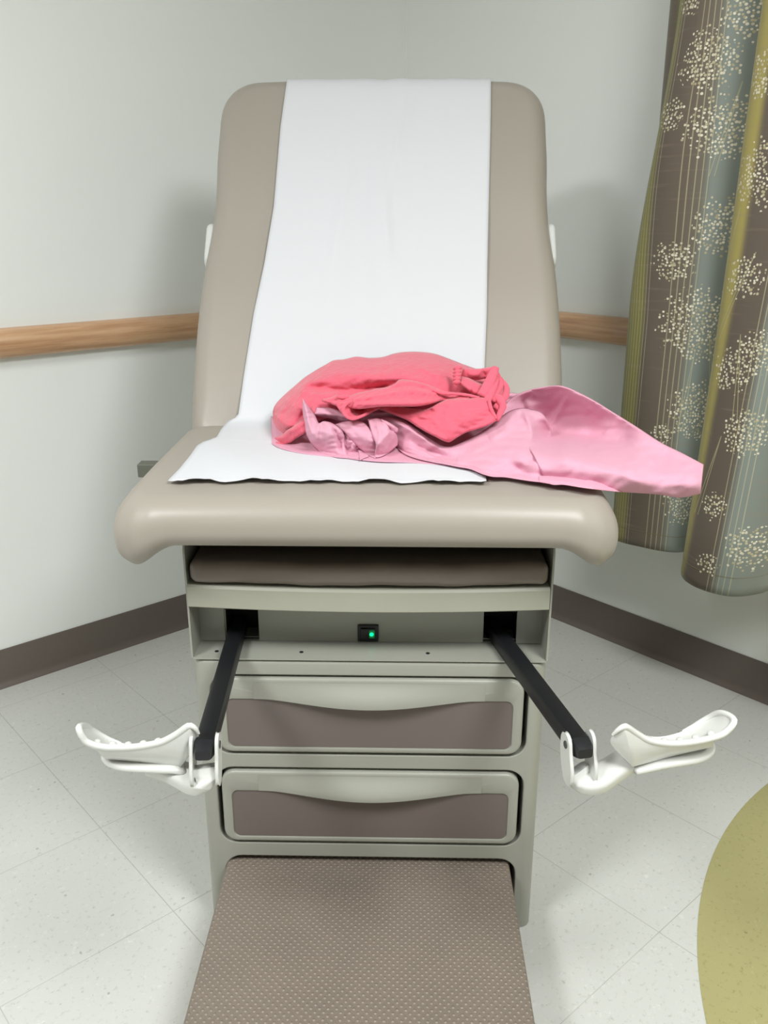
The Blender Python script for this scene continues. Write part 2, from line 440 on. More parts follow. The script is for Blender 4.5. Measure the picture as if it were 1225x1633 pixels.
# ---- upper housing
mb = MB()
for sx_ in (-1, 1):
    x0, x1 = (sx_*HW, sx_*(HW-.003)); x0, x1 = min(x0, x1), max(x0, x1)
    ol = [(FRONT, .540), (FRONT+.92, .540), (FRONT+.92, .752)]+[(FRONT+.03-.03*sin(a)-.004, .752-.03+.03*cos(a)) for a in np.linspace(0, pi/2, 8)]
    mb.add(*prism(ol, x0, x1, lambda p: (p[2], p[0], p[1])))
mb.box((-HW+.003, FRONT-.001, .5375), (HW-.003, FRONT+.5, .5402))
hs = mb.build('upper_housing', M['cream'], table)
BK = FRONT+.062
bp = MB().box((-HW+.004, BK, .5405), (HW-.004, BK+.003, .655)).build('recess_panel', M['cream'], table)
cut(bp, [(b_.v, b_.f) for b_ in (MB().box((-.2425, BK-.02, .5475), (-.1875, BK+.02, .5985)), MB().box((.1895, BK-.02, .5475), (.2445, BK+.02, .5985)))])
# end plates of the recess panel, slightly proud with a small notch
for sx_ in (-1, 1):
    ol = rrect(.044, .082, [.010, .002, .002, .002] if sx_ > 0 else [.002, .010, .002, .002], 5, sx_*.2685-(.002 if sx_ > 0 else -.002), .5822)
    p_ = link('end_plate', mesh(*prism(ol, BK-.003, BK-.0005, lambda p: (p[0], p[2], p[1]))), M['cream'], bp, False)
mb = MB(); mb.box((-HW+.006, BK+.05, .5405), (HW-.006, BK+.056, .70)); mb.box((-HW+.004, FRONT+.02, .655), (HW-.004, FRONT+.6, .660))
mb.box((-HW+.004, FRONT+.015, .7505), (HW-.004, FRONT+.9, .7615))
mb.build('inner_frame', M['dark'], table)
for x0, x1 in ((-.2425, -.1875), (.1895, .2445)):
    mb = MB(); mb.box((x0-.002, BK+.003, .5402), (x0, BK+.05, .60)); mb.box((x1, BK+.003, .5402), (x1+.002, BK+.05, .60))
    mb.box((x0, BK+.0032, .5998), (x1, BK+.05, .6018)); mb.box((x0-.0, BK-.004, .5992), (x1, BK+.0, .6010)); mb.box((x0, BK-.004, .5445), (x1, BK, .5470))
    mb.build('socket_liner', M['dark'], table)
# bowed fascia bar
def bow(x): return -.016*(1-(x/HW)**2)
xs = np.linspace(-HW+.002, HW-.004, 41); V = []; F = []
for x in xs:
    y = FRONT-.003+bow(x)
    for q in ((y+.0016, .6315), (y, .633), (y, .6655), (y+.003, .6695), (y+.020, .6712), (y+.045, .672), (y+.045, .6685), (y+.006, .6655), (y+.004, .6315)): V.append((x, q[0], q[1]))
n = 9
for i in range(len(xs)-1):
    for j in range(n): F.append((i*n+j, i*n+(j+1) % n, (i+1)*n+(j+1) % n, (i+1)*n+j))
F.append(tuple(range(n))); F.append(tuple((len(xs)-1)*n+j for j in range(n)))
link('fascia_bar', mesh(V, F), M['cream_dirty'], table, True, 35)
# retracted leg rest pad
def legfn(p):
    x, y, z = p
    fr_ = 1-smooth01(FRONT-.05, FRONT+.12, y)
    y2 = y + bow(x)*fr_*1.0
    w = .0012*sin(x*31+.7)*fr_+.0008*sin(x*83)*fr_
    return (x, y2, z+.712+w)
V, F = pad(rrect(2*HW-.016, .55, .012, 4, 0, FRONT-.008+.275), .038, .013, .013, 10, 6, step=.02, fn=legfn)
link('leg_rest', mesh(V, F), M['brown_vinyl'], table)
# holes / screws on the shelf
for x in (-.252, -.112, .096, .238):
    y = FRONT+.022; V, F = prism([(x+.0034*cos(t), y+.0034*sin(t)) for t in np.linspace(0, 2*pi, 13)[:-1]], .5400, .5408)
    link('shelf_screw', mesh(V, F), M['dark'], hs, False)
# power switch
sw = MB().add(*pad(rrect(.0350, .0300, .0015, 2, -.0035, .5575), .004, .001, .0005, 1, 2, fn=lambda p: (p[0], BK-p[2]-.004, p[1]))).build('power_switch', M['black'], table, True)
V, F = pad(rrect(.0245, .0200, .001, 2, -.0035, .5575), .004, .001, .0005, 1, 2, fn=lambda p: (p[0], BK-p[2]-.0065+.1*(p[0]+.0035), p[1]))
link('rocker', mesh(V, F), plain('switch_black', (5, 8, 7), .4), sw)
k = NT('green_switch_lamp'); k.b.inputs['Base Color'].default_value = lin((0, 90, 40)); k.b.inputs['Emission Color'].default_value = (0, 1, .25, 1); 
tc = k.n('ShaderNodeTexCoord'); vm = k.n('ShaderNodeVectorMath', operation='DISTANCE'); k.l(tc.outputs['Object'], vm.inputs[0])
vm.inputs[1].default_value = (.0027, BK-.008, .5572)
k.l(k.math('ADD', k.math('MULTIPLY', k.math('LESS_THAN', vm.outputs['Value'], .0035), 2.2), k.math('MULTIPLY', k.math('MAXIMUM', k.math('SUBTRACT', 1, k.math('MULTIPLY', vm.outputs['Value'], 110)), 0), .25)), k.b.inputs['Emission Strength'])
V, F = pad(rrect(.0095, .0160, .001, 2, .0032, .5575), .002, .0005, .0003, 4, 2, fn=lambda p: (p[0], BK-p[2]-.0075+.1*(p[0]+.0035), p[1]))
link('indicator_lamp', mesh(V, F), k.m, sw)
tag(bpy.data.objects['indicator_lamp'], 'glowing green lamp in the rocker')
# ---- seat cushion
SZ = .836
def seatfn(p):
    x, y, z = p
    ax = abs(x)
    low = np.clip(-z/.078, 0, 1)
    ear = smooth01(.28, .362, ax)*(1-smooth01(.02, .32, y))
    side = smooth01(.30, .35, ax)
    z2 = z - low*(.036*ear+.006*side) 
    z2 -= .008*smooth01(.05, -.02, y) if False else 0
    # slight crown and sag
    z2 += (1-low)*(.004*(1-(x/.37)**2) - .006*smooth01(.14, .0, y))
    # gathers under the corners
    g = ear*low*(1-low)*4
    z2 += .0016*g*sin(ax*230+y*60); y2 = y-.002*g*sin(ax*210)
    bul = .006*ear*sin(low*pi)
    return (x + (bul if x > 0 else -bul), y2-bul, z2+SZ)
V, F = pad(rrect(.748, .502, [.06, .06, .070, .070], 12, -.004, -.012+.251), .078, .042, .030, 12, 12, step=.012, fn=seatfn)
link('seat_cushion', mesh(V, F), M['vinyl'], table)
# ---- backrest cushion
b0 = loc((0, 1.668, .838)); b1 = loc((0, 2.118, 1.494)); BL = b1-b0; BL[0] = 0; BLEN = np.linalg.norm(BL); BU = BL/BLEN
BN = np.array([0, -BU[2], BU[1]])               # outward (front) normal of the backrest
halfw = [(.03, .368), (.08, .370), (.22, .3715), (.36, .3665), (.46, .357), (.54, .355), (.62, .358), (.70, .358)]
xs = [q[0] for q in halfw]; wsx = [q[1] for q in halfw]
TOPL = BLEN+.028; R = .10
cen = catmull(np.array(halfw), 40)
right = [(w, l) for l, w in cen if l < TOPL-R-.01]
wtop = .358
arc = [(wtop-R+R*cos(a)**.85 if cos(a) > 0 else wtop-R, TOPL-R+R*sin(a)**.85) for a in np.linspace(.0, pi/2-.0001, 14)]
right += arc
right += [(x_, TOPL+.004*(1-(x_/(wtop-R))**2)) for x_ in np.linspace(wtop-R-.02, .02, 10)]
ol = right + [(-x_, l) for x_, l in reversed(right)]
rb_ = .062; botl = -.052
botr = [(-.367+rb_-rb_*cos(a), botl+rb_-rb_*sin(a)) for a in np.linspace(.05, pi/2, 9)]
botr += [(x_, botl) for x_ in np.linspace(-.28, .28, 29)]
botr += [(.367-rb_+rb_*sin(a), botl+rb_-rb_*cos(a)) for a in np.linspace(0, pi/2-.05, 9)]
ol = ol[:] + botr
def BW(x, l, d):                                   # backrest frame to table-local
    p = np.array([0, b0[1], b0[2]]) + BU*l + BN*d; return (x + .004*l/.8, p[1], p[2])
def backfn(p):
    x, l, z = p
    f = 1-np.clip(-z/.09, 0, 1)
    d = z + f*(.004*cos(min(1, abs(x)/.35)*pi/2) - .004*smooth01(.55, .40, l)*smooth01(.25, .4, l))
    g = smooth01(.06, .0, l)
    d += .0015*g*sin(x*140)*f
    return BW(x, l, d)
V, F = pad(ol, .092, .042, .025, 16, 12, step=.014, fn=backfn)
bk = link('backrest_cushion', mesh(V, F), M['vinyl'], table)
mb = MB(); mb.box((-.26, .03, -.106), (.26, .72, -.090), lambda p: BW(*p)); mb.box((-.20, .05, -.14), (-.15, .45, -.104), lambda p: BW(*p)); mb.box((.15, .05, -.14), (.20, .45, -.104), lambda p: BW(*p))
mb.build('back_frame', M['dark'], table)
for sx_ in (-1, 1):
    V, F = pad(rrect(.105, .052, .022, 6, 0, 0), .022, .009, .009, 3, 5)
    V = [BW(sx_*(.3715+v[2]), .425+v[0], -.058+v[1]) for v in V]
    g = link('side_grip', mesh(V, F), M['grip'], table)
    MB().box((sx_*.20, .385, -.10), (sx_*.368, .465, -.082), lambda p: BW(*p)).build('grip_bracket', M['grip'], g)
# stub of the side bracket under the seat
p = loc(PY(224, 752, 1.62)); 
MB().box((p[0]-.006, p[1], p[2]-.012), (-.27, p[1]+.03, p[2]+.014)).build('side_bracket', plain('bracket_metal', (92, 94, 84), .5), table, bevel=.002)
# rear column under the backrest
MB().box((-.24, .50, .53), (.24, .95, .752)).build('rear_column', M['cream'], table, bevel=.006)

# ---- stirrups
def stirrup(side):
    if side < 0: tip = PY(327, 1192, 1.0); root = PY(379, 1004, 1.355)
    else: tip = PY(924, 1189, 1.0); root = PY(787, 1004, 1.355)
    tip = loc(tip); root = loc(root); d = tip-root; L = np.linalg.norm(d); d /= L
    tube = rrect(.0265, .0265, .005, 2)
    V, F = sweep([root-d*.03, root+d*.02, tip], tube); arm = link('stirrup_arm', mesh(V, F), M['black'], table, True, 30)
    sidev = np.cross(d, (0, 0, 1)); sidev /= np.linalg.norm(sidev)      # to the right of the arm direction (looking to the camera)
    upv = np.cross(sidev, d)
    V, F = sweep([tip-d*.001, tip+d*.012, tip+d*.020], tube, scale=lambda t: (1-.25*t, 1-.5*t)); 
    V = [v for v in V]
    link('arm_tip', mesh(V, F), M['black'], arm, True, 30)
    # yoke ears
    yo = MB()
    for s_ in (-1, 1):
        ol = [(-.016, .006), (-.012, .0145), (-.002, .017), (.006, .013), (.012, -.006), (.020, -.028), (.018, -.046), (.004, -.048), (-.008, -.034), (-.015, -.012)]
        ol = [tuple(q) for q in catmull(ol+[ol[0]], 36)[:-1]]
        V, F = pad(ol, .0048, .0015, .0015, 1, 3)
        V = [tip + d*v[0] + upv*v[1] + sidev*(s_*.0168 + v[2]+.0024) for v in V]
        yo.add(V, F)
    base_p = tip + d*.012 - upv*.045
    return arm, tip, d, sidev, upv, yo, base_p
def finish_stirrup(side):
    arm, tip, d, sv, uv, yo, bp_ = stirrup(side)
    if side < 0: path = [(325, 1222, .998), (326, 1241, .995), (312, 1246, 1.005), (291, 1236, 1.02), (268, 1226, 1.035), (240, 1219, 1.045)]
    else: path = [(921, 1226, .998), (929, 1243, .995), (948, 1245, .995), (975, 1229, 1.01), (1003, 1212, 1.025), (1036, 1204, 1.04)]
    P = catmull([loc(PY(*q)) for q in path], 22)
    V, F = sweep(P, rrect(.030, .023, .007, 4), up=(0, -.3, 1), scale=lambda t: (1.28-.25*t, .8+.35*sin(t*pi)))
    yo.add(V, F)
    y_ = yo.build('hinge_yoke', M['white_plastic'], arm, True, angle=45)
    # screws through the ears
    for s_ in (-1, 1):
        c = tip + d*.0 + uv*.004 + sv*(s_*.0195)
        V, F = prism([(.0052*cos(t), .0052*sin(t)) for t in np.linspace(0, 2*pi, 17)[:-1]], -.0009, .0009)
        V = [c + d*v[0] + uv*v[1] + sv*v[2] for v in V]
        link('screw', mesh(V, F), M['steel'], arm, False)
    # foot cup: near rim read off the photo, far rim behind it
    if side < 0:
        near = [(126, 1163), (129, 1174), (140, 1184), (156, 1190), (178, 1192), (205, 1192), (232, 1189), (256, 1184), (277, 1174), (292, 1163), (303, 1157)]
        y0, y1 = 1.005, 1.00
        endc = (318, 1176); low_r = (288, 1222); low_l = (173, 1208)
    else:
        near = [(1171, 1150), (1168, 1161), (1152, 1171), (1132, 1178), (1108, 1183), (1082, 1186), (1056, 1185), (1032, 1180), (1015, 1170), (1003, 1161), (995, 1159)]
        y0, y1 = 1.035, .985
        endc = (972, 1180); low_r = (1008, 1221); low_l = (1128, 1190)
    NR = catmull([loc(PY(u, v, y0+(y1-y0)*i/10)) for i, (u, v) in enumerate(near)], 34)
    n = len(NR); ax = NR[-4]-NR[3]; ax[2] = 0; ax /= np.linalg.norm(ax); back = np.cross((0, 0, 1), ax); back = back if back[1] > 0 else -back
    if side < 0: fr_ = [(128, 1157, .010), (137, 1158, .03), (150, 1167, .045), (170, 1178, .05), (200, 1187, .052), (240, 1187, .052), (280, 1175, .05), (300, 1163, .03), (303, 1158, .006)]
    else: fr_ = [(1168, 1142, .008), (1156, 1137, .025), (1140, 1140, .045), (1122, 1150, .055), (1102, 1161, .058), (1076, 1171, .055), (1049, 1176, .05), (1025, 1173, .045), (1005, 1163, .03), (996, 1160, .006)]
    FRM = catmull([loc(PY(q[0], q[1], q[2]+y0+(y1-y0)*i/(len(fr_)-1))) for i, q in enumerate(fr_)], 34)
    V = []; rows = 14; Wd = .062
    bk = back*.80-np.array([0, 0, .60]); nin = np.cross(ax, bk); nin = nin if nin[2] > 0 else -nin; nin /= np.linalg.norm(nin)
    for i in range(n):
        s_ = i/(n-1); w = Wd*max(.0, 1-abs(2*s_-1)**5)**.5*(1 if s_ < .5 else 1)
        w = max(w, .012) if s_ > .5 else max(w, .004)
        for j in range(rows+1):
            t = j/rows; a = pi*t
            depth = .010*(1-abs(2*s_-1)**3)+.001
            # toe end: tray rises into a rounded nose
            p_ = NR[i] + (FRM[i]-NR[i])*(1-cos(a))/2 - nin*depth*sin(a)*.8
            V.append(p_)
    F = []
    for i in range(n-1):
        for j in range(rows): F.append((i*(rows+1)+j, (i+1)*(rows+1)+j, (i+1)*(rows+1)+j+1, i*(rows+1)+j+1))
    me = mesh(V, F)
    cup = link('foot_cup', me, M['white_plastic'], arm)
    so = cup.modifiers.new('s', 'SOLIDIFY'); so.thickness = .005; so.offset = 0; so.use_rim = True
    bv = cup.modifiers.new('bv', 'BEVEL'); bv.width = .003; bv.segments = 3; bv.limit_method = 'ANGLE'; bv.angle_limit = radians(50)
    # outer skirt under the near rim, tucked back below, rising into the heel wall
    top_ = NR - back*.0005 - np.array([0, 0, .002])
    i0 = 7
    def wl(q, y): return loc(PY(q[0], q[1], y))
    pe = wl(endc, y1+.010); pr = wl(low_r, y1+.014); pl = wl(low_l, y0+.024)
    V = []; rows = 8; idx = list(range(i0, n)); m_ = len(idx)
    lowline = catmull([pl, (pl*.6+pr*.4)+np.array([0, .0, .001]), pr], m_)
    for q, i in enumerate(idx):
        a = top_[i]; b = lowline[q]
        for j in range(rows+1):
            t = j/rows
            V.append(a+(b-a)*t + back*(-.004*sin(pi*t)))
    for j in range(rows+1):                       # heel wall returning to the end corner
        t = j/rows; a = NR[-1]+(pe-NR[-1])*.55; b = pr+(pe-pr)*.45; c_ = (pe-(NR[-1]+pr)/2)
        V.append(a+(b-a)*t + c_*.45*sin(pi*t))
    m_ += 1; F = []
    for i in range(m_-1):
        for j in range(rows): F.append((i*(rows+1)+j, (i+1)*(rows+1)+j, (i+1)*(rows+1)+j+1, i*(rows+1)+j+1))
    sk = link('cup_skirt', mesh(V, F), M['white_plastic'], arm)
    so = sk.modifiers.new('s', 'SOLIDIFY'); so.thickness = .005; so.offset = 0
    bv = sk.modifiers.new('bv', 'BEVEL'); bv.width = .0015; bv.segments = 2; bv.limit_method = 'ANGLE'; bv.angle_limit = radians(50)
    # rounded rim, running round the toe and up to the heel corner
    if side < 0: far = [(168, 1179, y0+.055), (150, 1167, y0+.050), (137, 1158, y0+.030), (128, 1157, y0+.012)]; hl = [(311, 1161, y1), (317, 1170, y1+.002)]
    else: far = [(1102, 1163, y0+.07), (1122, 1150, y0+.062), (1140, 1140, y0+.045), (1156, 1137, y0+.025), (1168, 1142, y0+.008)]; hl = [(986, 1164, y1), (977, 1172, y1+.002)]
    RP = catmull(list(FRM[12:1:-3])+list(NR[0:-1:4])+[NR[-1]]+[loc(PY(*q)) for q in hl], 70)
    V, F = sweep(RP, rrect(.0088, .0088, .0035, 4), up=(0, -.5, 1), scale=lambda t: (min(1, .45+t*6)*min(1, .4+(1-t)*8), min(1, .45+t*6)*min(1, .4+(1-t)*8)))
    link('cup_rim', mesh(V, F), M['white_plastic'], arm, True, 50)
    # loop rail below the skirt
    if side < 0: lp = [(170, 1204, 1.045), (182, 1211, 1.035), (205, 1216, 1.027), (235, 1218, 1.022), (262, 1219, 1.020), (282, 1220, 1.020), (292, 1224, 1.022)]
    else: lp = [(1130, 1186, 1.075), (1124, 1196, 1.06), (1104, 1204, 1.045), (1075, 1209, 1.033), (1045, 1214, 1.023), (1022, 1219, 1.018), (1007, 1222, 1.015)]
    P = catmull([loc(PY(*q)) for q in lp], 30)
    V, F = sweep(P, rrect(.034, .009, .004, 4), up=(0, 0, 1), scale=lambda t: (.55+.45*sin(min(1, t*3)*pi/2), 1))
    link('cup_loop', mesh(V, F), M['white_plastic'], arm)
    # grip nubs inside the cup
    for q in (6, 10, 14, 18, 22):
        c = NR[q] + bk*.013 + nin*.0042
        rr = .0042; nV = []; nF = []
        for i in range(7):
            for j in range(14):
                a = pi/2*i/6; b = 2*pi*j/14; nV.append(c+np.array([rr*1.3*cos(a)*cos(b), rr*1.6*cos(a)*sin(b), rr*.9*sin(a)]))
        for i in range(6):
            for j in range(14): nF.append((i*14+j, i*14+(j+1) % 14, (i+1)*14+(j+1) % 14, (i+1)*14+j))
        MB().add(nV, nF).build('grip_nub', M['white_plastic'], arm, True, angle=80)
finish_stirrup(-1); finish_stirrup(1)

# ================================================================== PAPER ON THE TABLE
path = []                                          # (y, z, v or None) table-local, from behind the top to the seat front
def bl(l, d): q = BW(0, l, d); return (q[1], q[2])
prof = [bl(.40, -.096), bl(.70, -.096), bl(TOPL-.012, -.092), bl(TOPL+.003, -.068), bl(TOPL+.0055, -.05), bl(TOPL+.004, -.030), bl(TOPL-.003, -.012), bl(TOPL-.018, .001), bl(TOPL-.04, .0065)]
prof += [bl(l, .0075) for l in np.linspace(TOPL-.09, .12, 12)] + [bl(.07, .009), bl(.035, .014)]
prof += [(.452, SZ+.012), (.425, SZ+.0065), (.39, SZ+.0065), (.30, SZ+.0068), (.20, SZ+.0068), (.12, SZ+.0062), (.066, SZ+.0045)]
pc = catmull(prof, 210)
LE = [(123, 457), (128, 457), (200, 447), (330, 436), (420, 421), (500, 404), (600, 388), (665, 379), (673, 362), (685, 352), (699, 344), (706, 322), (712, 313), (729, 301), (750, 284), (766, 268), (780, 259)]
RE = [(123, 783), (200, 782), (330, 779), (420, 777), (500, 776), (600, 772), (700, 772), (783, 776)]
def vof(y, z):
    w = np.array(TM @ Vector((0, y, z))); dz = w[2]-CAM_H
    dep = w[1]*cos(PITCH)-dz*sin(PITCH); up = w[1]*sin(PITCH)+dz*cos(PITCH); return 816.5-FPX*up/dep, w
NXP = 60; V = []
for i, (y, z) in enumerate(pc):
    v, w = vof(y, z); back_ = i < 22
    ul = np.interp(v, [q[0] for q in LE], [q[1] for q in LE]) if not back_ else 457
    ur = np.interp(v, [q[0] for q in RE], [q[1] for q in RE]) if not back_ else 783
    xl = loc((WX(ul, w[1], w[2]), w[1], w[2]))[0]; xr = loc((WX(ur, w[1], w[2]), w[1], w[2]))[0]
    tl = pc[min(i+1, len(pc)-1)]-pc[max(i-1, 0)]; nn = np.array([tl[1], -tl[0]]); nn /= np.linalg.norm(nn)
    if nn[0] > 0 and not back_: nn = -nn
    if not back_ and nn[1] < 0: nn = -nn
    for j in range(NXP+1):
        s_ = j/NXP; x = xl+(xr-xl)*s_
        l = .24+(v-123)/550*.42 if not back_ else 0
        wr = 0
        # soft quilted wrinkles where somebody lay
        env = math.exp(-((s_-.5)/.28)**2)*math.exp(-((l-.36)/.16)**2)
        wr += .0036*env*(sin(x*62+sin(l*19)*1.6)+.7*sin(x*97-l*14+1))*.5
        wr += .0048*math.exp(-((x-.01-.12*(l-.36))/.008)**2)*math.exp(-((l-.42)/.05)**2)
        wr += .0044*math.exp(-((x-.045+.3*(l-.30))/.006)**2)*math.exp(-((l-.33)/.035)**2)
        wr += .0044*math.exp(-((x+.075+.25*(l-.4))/.012)**2)*math.exp(-((l-.42)/.06)**2)
        if v > 674 and not back_: wr += .0010*(1+sin(x*41+y*25))*(1 if s_ > .02 else 0)+.0009*math.exp(-((y-.26+.25*x)/.006)**2)
        y2, z2 = y, z
        if i == len(pc)-1: y2 += .0025*sin(x*95)+.002*sin(x*210+1)+ .003*(rng.random()-.5); z2 += .0022*(1+sin(x*70+.5))
        if i == len(pc)-2: z2 += .0010*(1+sin(x*70+.5))
        V.append((x, y2+nn[0]*max(wr, -.0018), z2+nn[1]*max(wr, -.0018)))
F = [(i*(NXP+1)+j, i*(NXP+1)+j+1, (i+1)*(NXP+1)+j+1, (i+1)*(NXP+1)+j) for i in range(len(pc)-1) for j in range(NXP)]
pa = link('exam_paper', mesh(V, F), M['paper']); pa.matrix_world = TM
so = pa.modifiers.new('s', 'SOLIDIFY'); so.thickness = .0005; so.offset = 0
tag(pa, 'strip of white crepe paper running down the backrest and over the padded seat', 'exam paper')
# ================================================================== GOWNS ON THE SEAT
SEATW = SZ + .0075                                # top of the paper on the seat
def yseat(v, z=None, lift=0):
    return float(PZ(612, v, (SEATW if z is None else z)+.0015+lift)[1])
def tps(ctrl, lam=1e-3):
    """smooth depth field through (u, v, y) control points"""
    C_ = np.array(ctrl, float); P = C_[:, :2]/100; n = len(P)
    d = np.linalg.norm(P[:, None]-P[None], axis=2); K = np.where(d > 0, d*d*np.log(d+1e-12), 0)+np.eye(n)*lam
    A_ = np.zeros((n+3, n+3)); A_[:n, :n] = K; A_[:n, n] = 1; A_[:n, n+1:] = P; A_[n, :n] = 1; A_[n+1:, :n] = P.T
    w = np.linalg.solve(A_, np.r_[C_[:, 2], 0, 0, 0])
    def f(U, V_):
        Q = np.stack([U, V_], -1)/100; r = np.linalg.norm(Q[..., None, :]-P, axis=-1)
        return (np.where(r > 0, r*r*np.log(r+1e-12), 0)*w[:n]).sum(-1)+w[n]+w[n+1]*Q[..., 0]+w[n+2]*Q[..., 1]
    return f
def foldfield(U, V_, folds):
    H_ = np.zeros_like(U)
    for pl, h, wa, wb in folds:                   # wa on the upper/left side of the line, wb below
        P = catmull(np.array(pl, float), 24); best = np.full(U.shape, 1e9); sgn = np.ones(U.shape); tt = np.zeros(U.shape)
        for i in range(len(P)-1):
            a, b = P[i], P[i+1]; ab = b-a; L2 = ab@ab+1e-9
            t = np.clip(((U-a[0])*ab[0]+(V_-a[1])*ab[1])/L2, 0, 1)
            dx = U-(a[0]+ab[0]*t); dy = V_-(a[1]+ab[1]*t); d = np.hypot(dx, dy)
            cr_ = ab[0]*dy-ab[1]*dx; m_ = d < best
            best = np.where(m_, d, best); sgn = np.where(m_, np.sign(cr_), sgn); tt = np.where(m_, (i+t)/(len(P)-1), tt)
        w = np.where(sgn > 0, wb, wa)
        fade = np.clip(np.minimum(tt, 1-tt)/.18, 0, 1)**.7
        H_ += h*fade*np.exp(-(best/w)**1.6)
    return H_
def wnoise(U, V_, amp, sc, seed):
    r = np.random.default_rng(seed); out = np.zeros_like(U)
    for i in range(9):
        a = r.uniform(0, 2*pi); f = r.uniform(.6, 1.7)/sc; out += np.sin((U*cos(a)+V_*sin(a)*1.6)*f*2*pi+r.uniform(0, 6.3)+1.3*np.sin(U*f*1.9+V_*f*2.3))
    return amp*out/3
class Cloth:
    def __init__(s): s.v = []; s.f = []
    def sheet(s, T, B, depth, folds=(), edge=.02, ew=9, noise=(.0012, 26, 1), step=1.9, seat=True, openk=None, sides=True):
        Tn = np.array(T, float); Bn = np.array(B, float)
        L = max(np.abs(np.diff(Tn, axis=0)).sum(), np.abs(np.diff(Bn, axis=0)).sum()); n = max(8, int(L/step))
        Tn = catmull(Tn, n); Bn = catmull(Bn, n); hgt = np.linalg.norm(Tn-Bn, axis=1).max(); m_ = max(6, int(hgt/step))
        k_ = np.linspace(0, 1, m_+1)[None, :, None]; P = Tn[:, None]*(1-k_)+Bn[:, None]*k_
        U, V_ = P[..., 0], P[..., 1]
        Y = depth(U, V_) if callable(depth) else np.full(U.shape, depth)
        Y = Y - foldfield(U, V_, folds) - wnoise(U, V_, noise[0], noise[1], noise[2])
        h = np.linalg.norm(Tn-Bn, axis=1)[:, None]; kk = np.linspace(0, 1, m_+1)[None]
        ed = np.minimum(kk, 1-kk)*h
        if sides:
            ed = np.minimum(ed, np.minimum(np.arange(n), np.arange(n)[::-1])[:, None]*step*1.0+0*kk)
        if openk == 'top': ed = np.maximum(ed, (1-kk)*h*1.0+0*kk) if False else ed
        q = np.clip(ed/ew, 0, 1); Y = Y + edge*(1-np.sqrt(np.clip(1-(1-q)**2, 0, 1)))
        s.k = getattr(s, 'k', 0)+1; ys = np.vectorize(lambda q: yseat(q, None, .0004*s.k))(V_); Y = np.minimum(Y, ys+np.maximum(0, U-945)*.0012+.014*smooth01(770, 820, U))
        b = len(s.v)
        for i in range(n):
            for j in range(m_+1): s.v.append(tuple(PY(U[i, j], V_[i, j], Y[i, j])))
        for i in range(n-1):
            for j in range(m_): s.f.append((b+i*(m_+1)+j, b+i*(m_+1)+j+1, b+(i+1)*(m_+1)+j+1, b+(i+1)*(m_+1)+j))
        return s
    def roll(s, pts, flat=.6, n=26, m_=12, wob=.0):
        """a rolled strip of cloth: pts (u, v, y, radius px)"""
        P = catmull(np.array(pts, float), n); W3 = np.array([PY(u, v, y) for u, v, y, r in P]); R_ = P[:, 3]*.00112
        V, F = sweep(W3, ellipse(1, 1, m_), up=(0, -.75, .66), scale=lambda t: (float(np.interp(t, np.linspace(0, 1, n), R_))*(1+wob*sin(t*40)), float(np.interp(t, np.linspace(0, 1, n), R_))*flat*(1+wob*cos(t*33))))
        b = len(s.v); s.v += [tuple(x) for x in V]; s.f += [tuple(i+b for i in f) for f in F]; return s
    def build(s, name, mat, thick=.0014):
        me = bpy.data.meshes.new(name); me.from_pydata(s.v, [], s.f); me.update()
        o = link(name, me, mat)
        so = o.modifiers.new('s', 'SOLIDIFY'); so.thickness = thick; so.offset = 0
        return o
# --- pink paper gown underneath, one sleeve sticking out over the seat edge
pk = Cloth()
ys = yseat
base = tps([(433, 668, 1.60), (436, 710, ys(711)), (481, 722, ys(723)), (545, 729, ys(730)), (600, 731, ys(731)), (643, 730, ys(731)), (700, 736, ys(738)), (760, 744, ys(745)), (480, 680, 1.52), (540, 665, 1.50), (600, 660, 1.49), (680, 670, 1.49), (760, 680, 1.50), (800, 660, 1.53), (620, 700, 1.47), (540, 700, 1.46), (800, 745, ys(748))])
pk.sheet([(432, 664), (446, 668), (470, 668), (520, 640), (600, 640), (680, 650), (760, 660), (812, 642)], [(434, 708), (445, 714), (481, 723), (545, 730), (600, 736), (660, 738), (740, 744), (812, 747)],
         lambda u, v: base(u, v)+.012, [([(470, 690), (520, 700), (560, 722)], .010, 6, 8), ([(640, 715), (700, 725), (760, 735)], .010, 5, 6)], edge=.03, ew=12, noise=(.0022, 30, 3))
# thin layers showing between the coral flap and the folds
pk.sheet([(505, 650), (530, 651), (560, 662), (600, 655), (640, 652), (690, 665)], [(500, 662), (530, 668), (560, 676), (600, 668), (640, 670), (690, 688)], 1.462, [([(505, 657), (540, 662), (575, 668)], .006, 2, 5), ([(590, 661), (640, 660), (690, 676)], .006, 3, 2)], edge=.012, ew=4)
# upright wing at the left and the swelling beside it
w1 = tps([(484, 637, 1.455), (500, 660, 1.445), (509, 674, 1.430), (486, 690, 1.425), (500, 714, 1.432), (520, 690, 1.402), (545, 690, 1.41), (552, 728, ys(729)), (556, 700, 1.43), (520, 722, 1.425)])
pk.sheet([(483, 636), (487, 642), (495, 653), (503, 664), (509, 675), (516, 672), (530, 675), (543, 684), (550, 694), (551, 712), (557, 729)],
         [(483, 636), (483, 655), (486, 675), (489, 692), (496, 706), (505, 717), (520, 724), (535, 729), (545, 730), (552, 730), (557, 729)],
         w1, [([(486, 645), (492, 670), (500, 700)], .008, 5, 3), ([(509, 676), (506, 690), (505, 705)], .010, 4, 9), ([(530, 680), (540, 700), (545, 722)], -.010, 4, 3)], edge=.016, ew=6, noise=(.0012, 22, 5), sides=False)
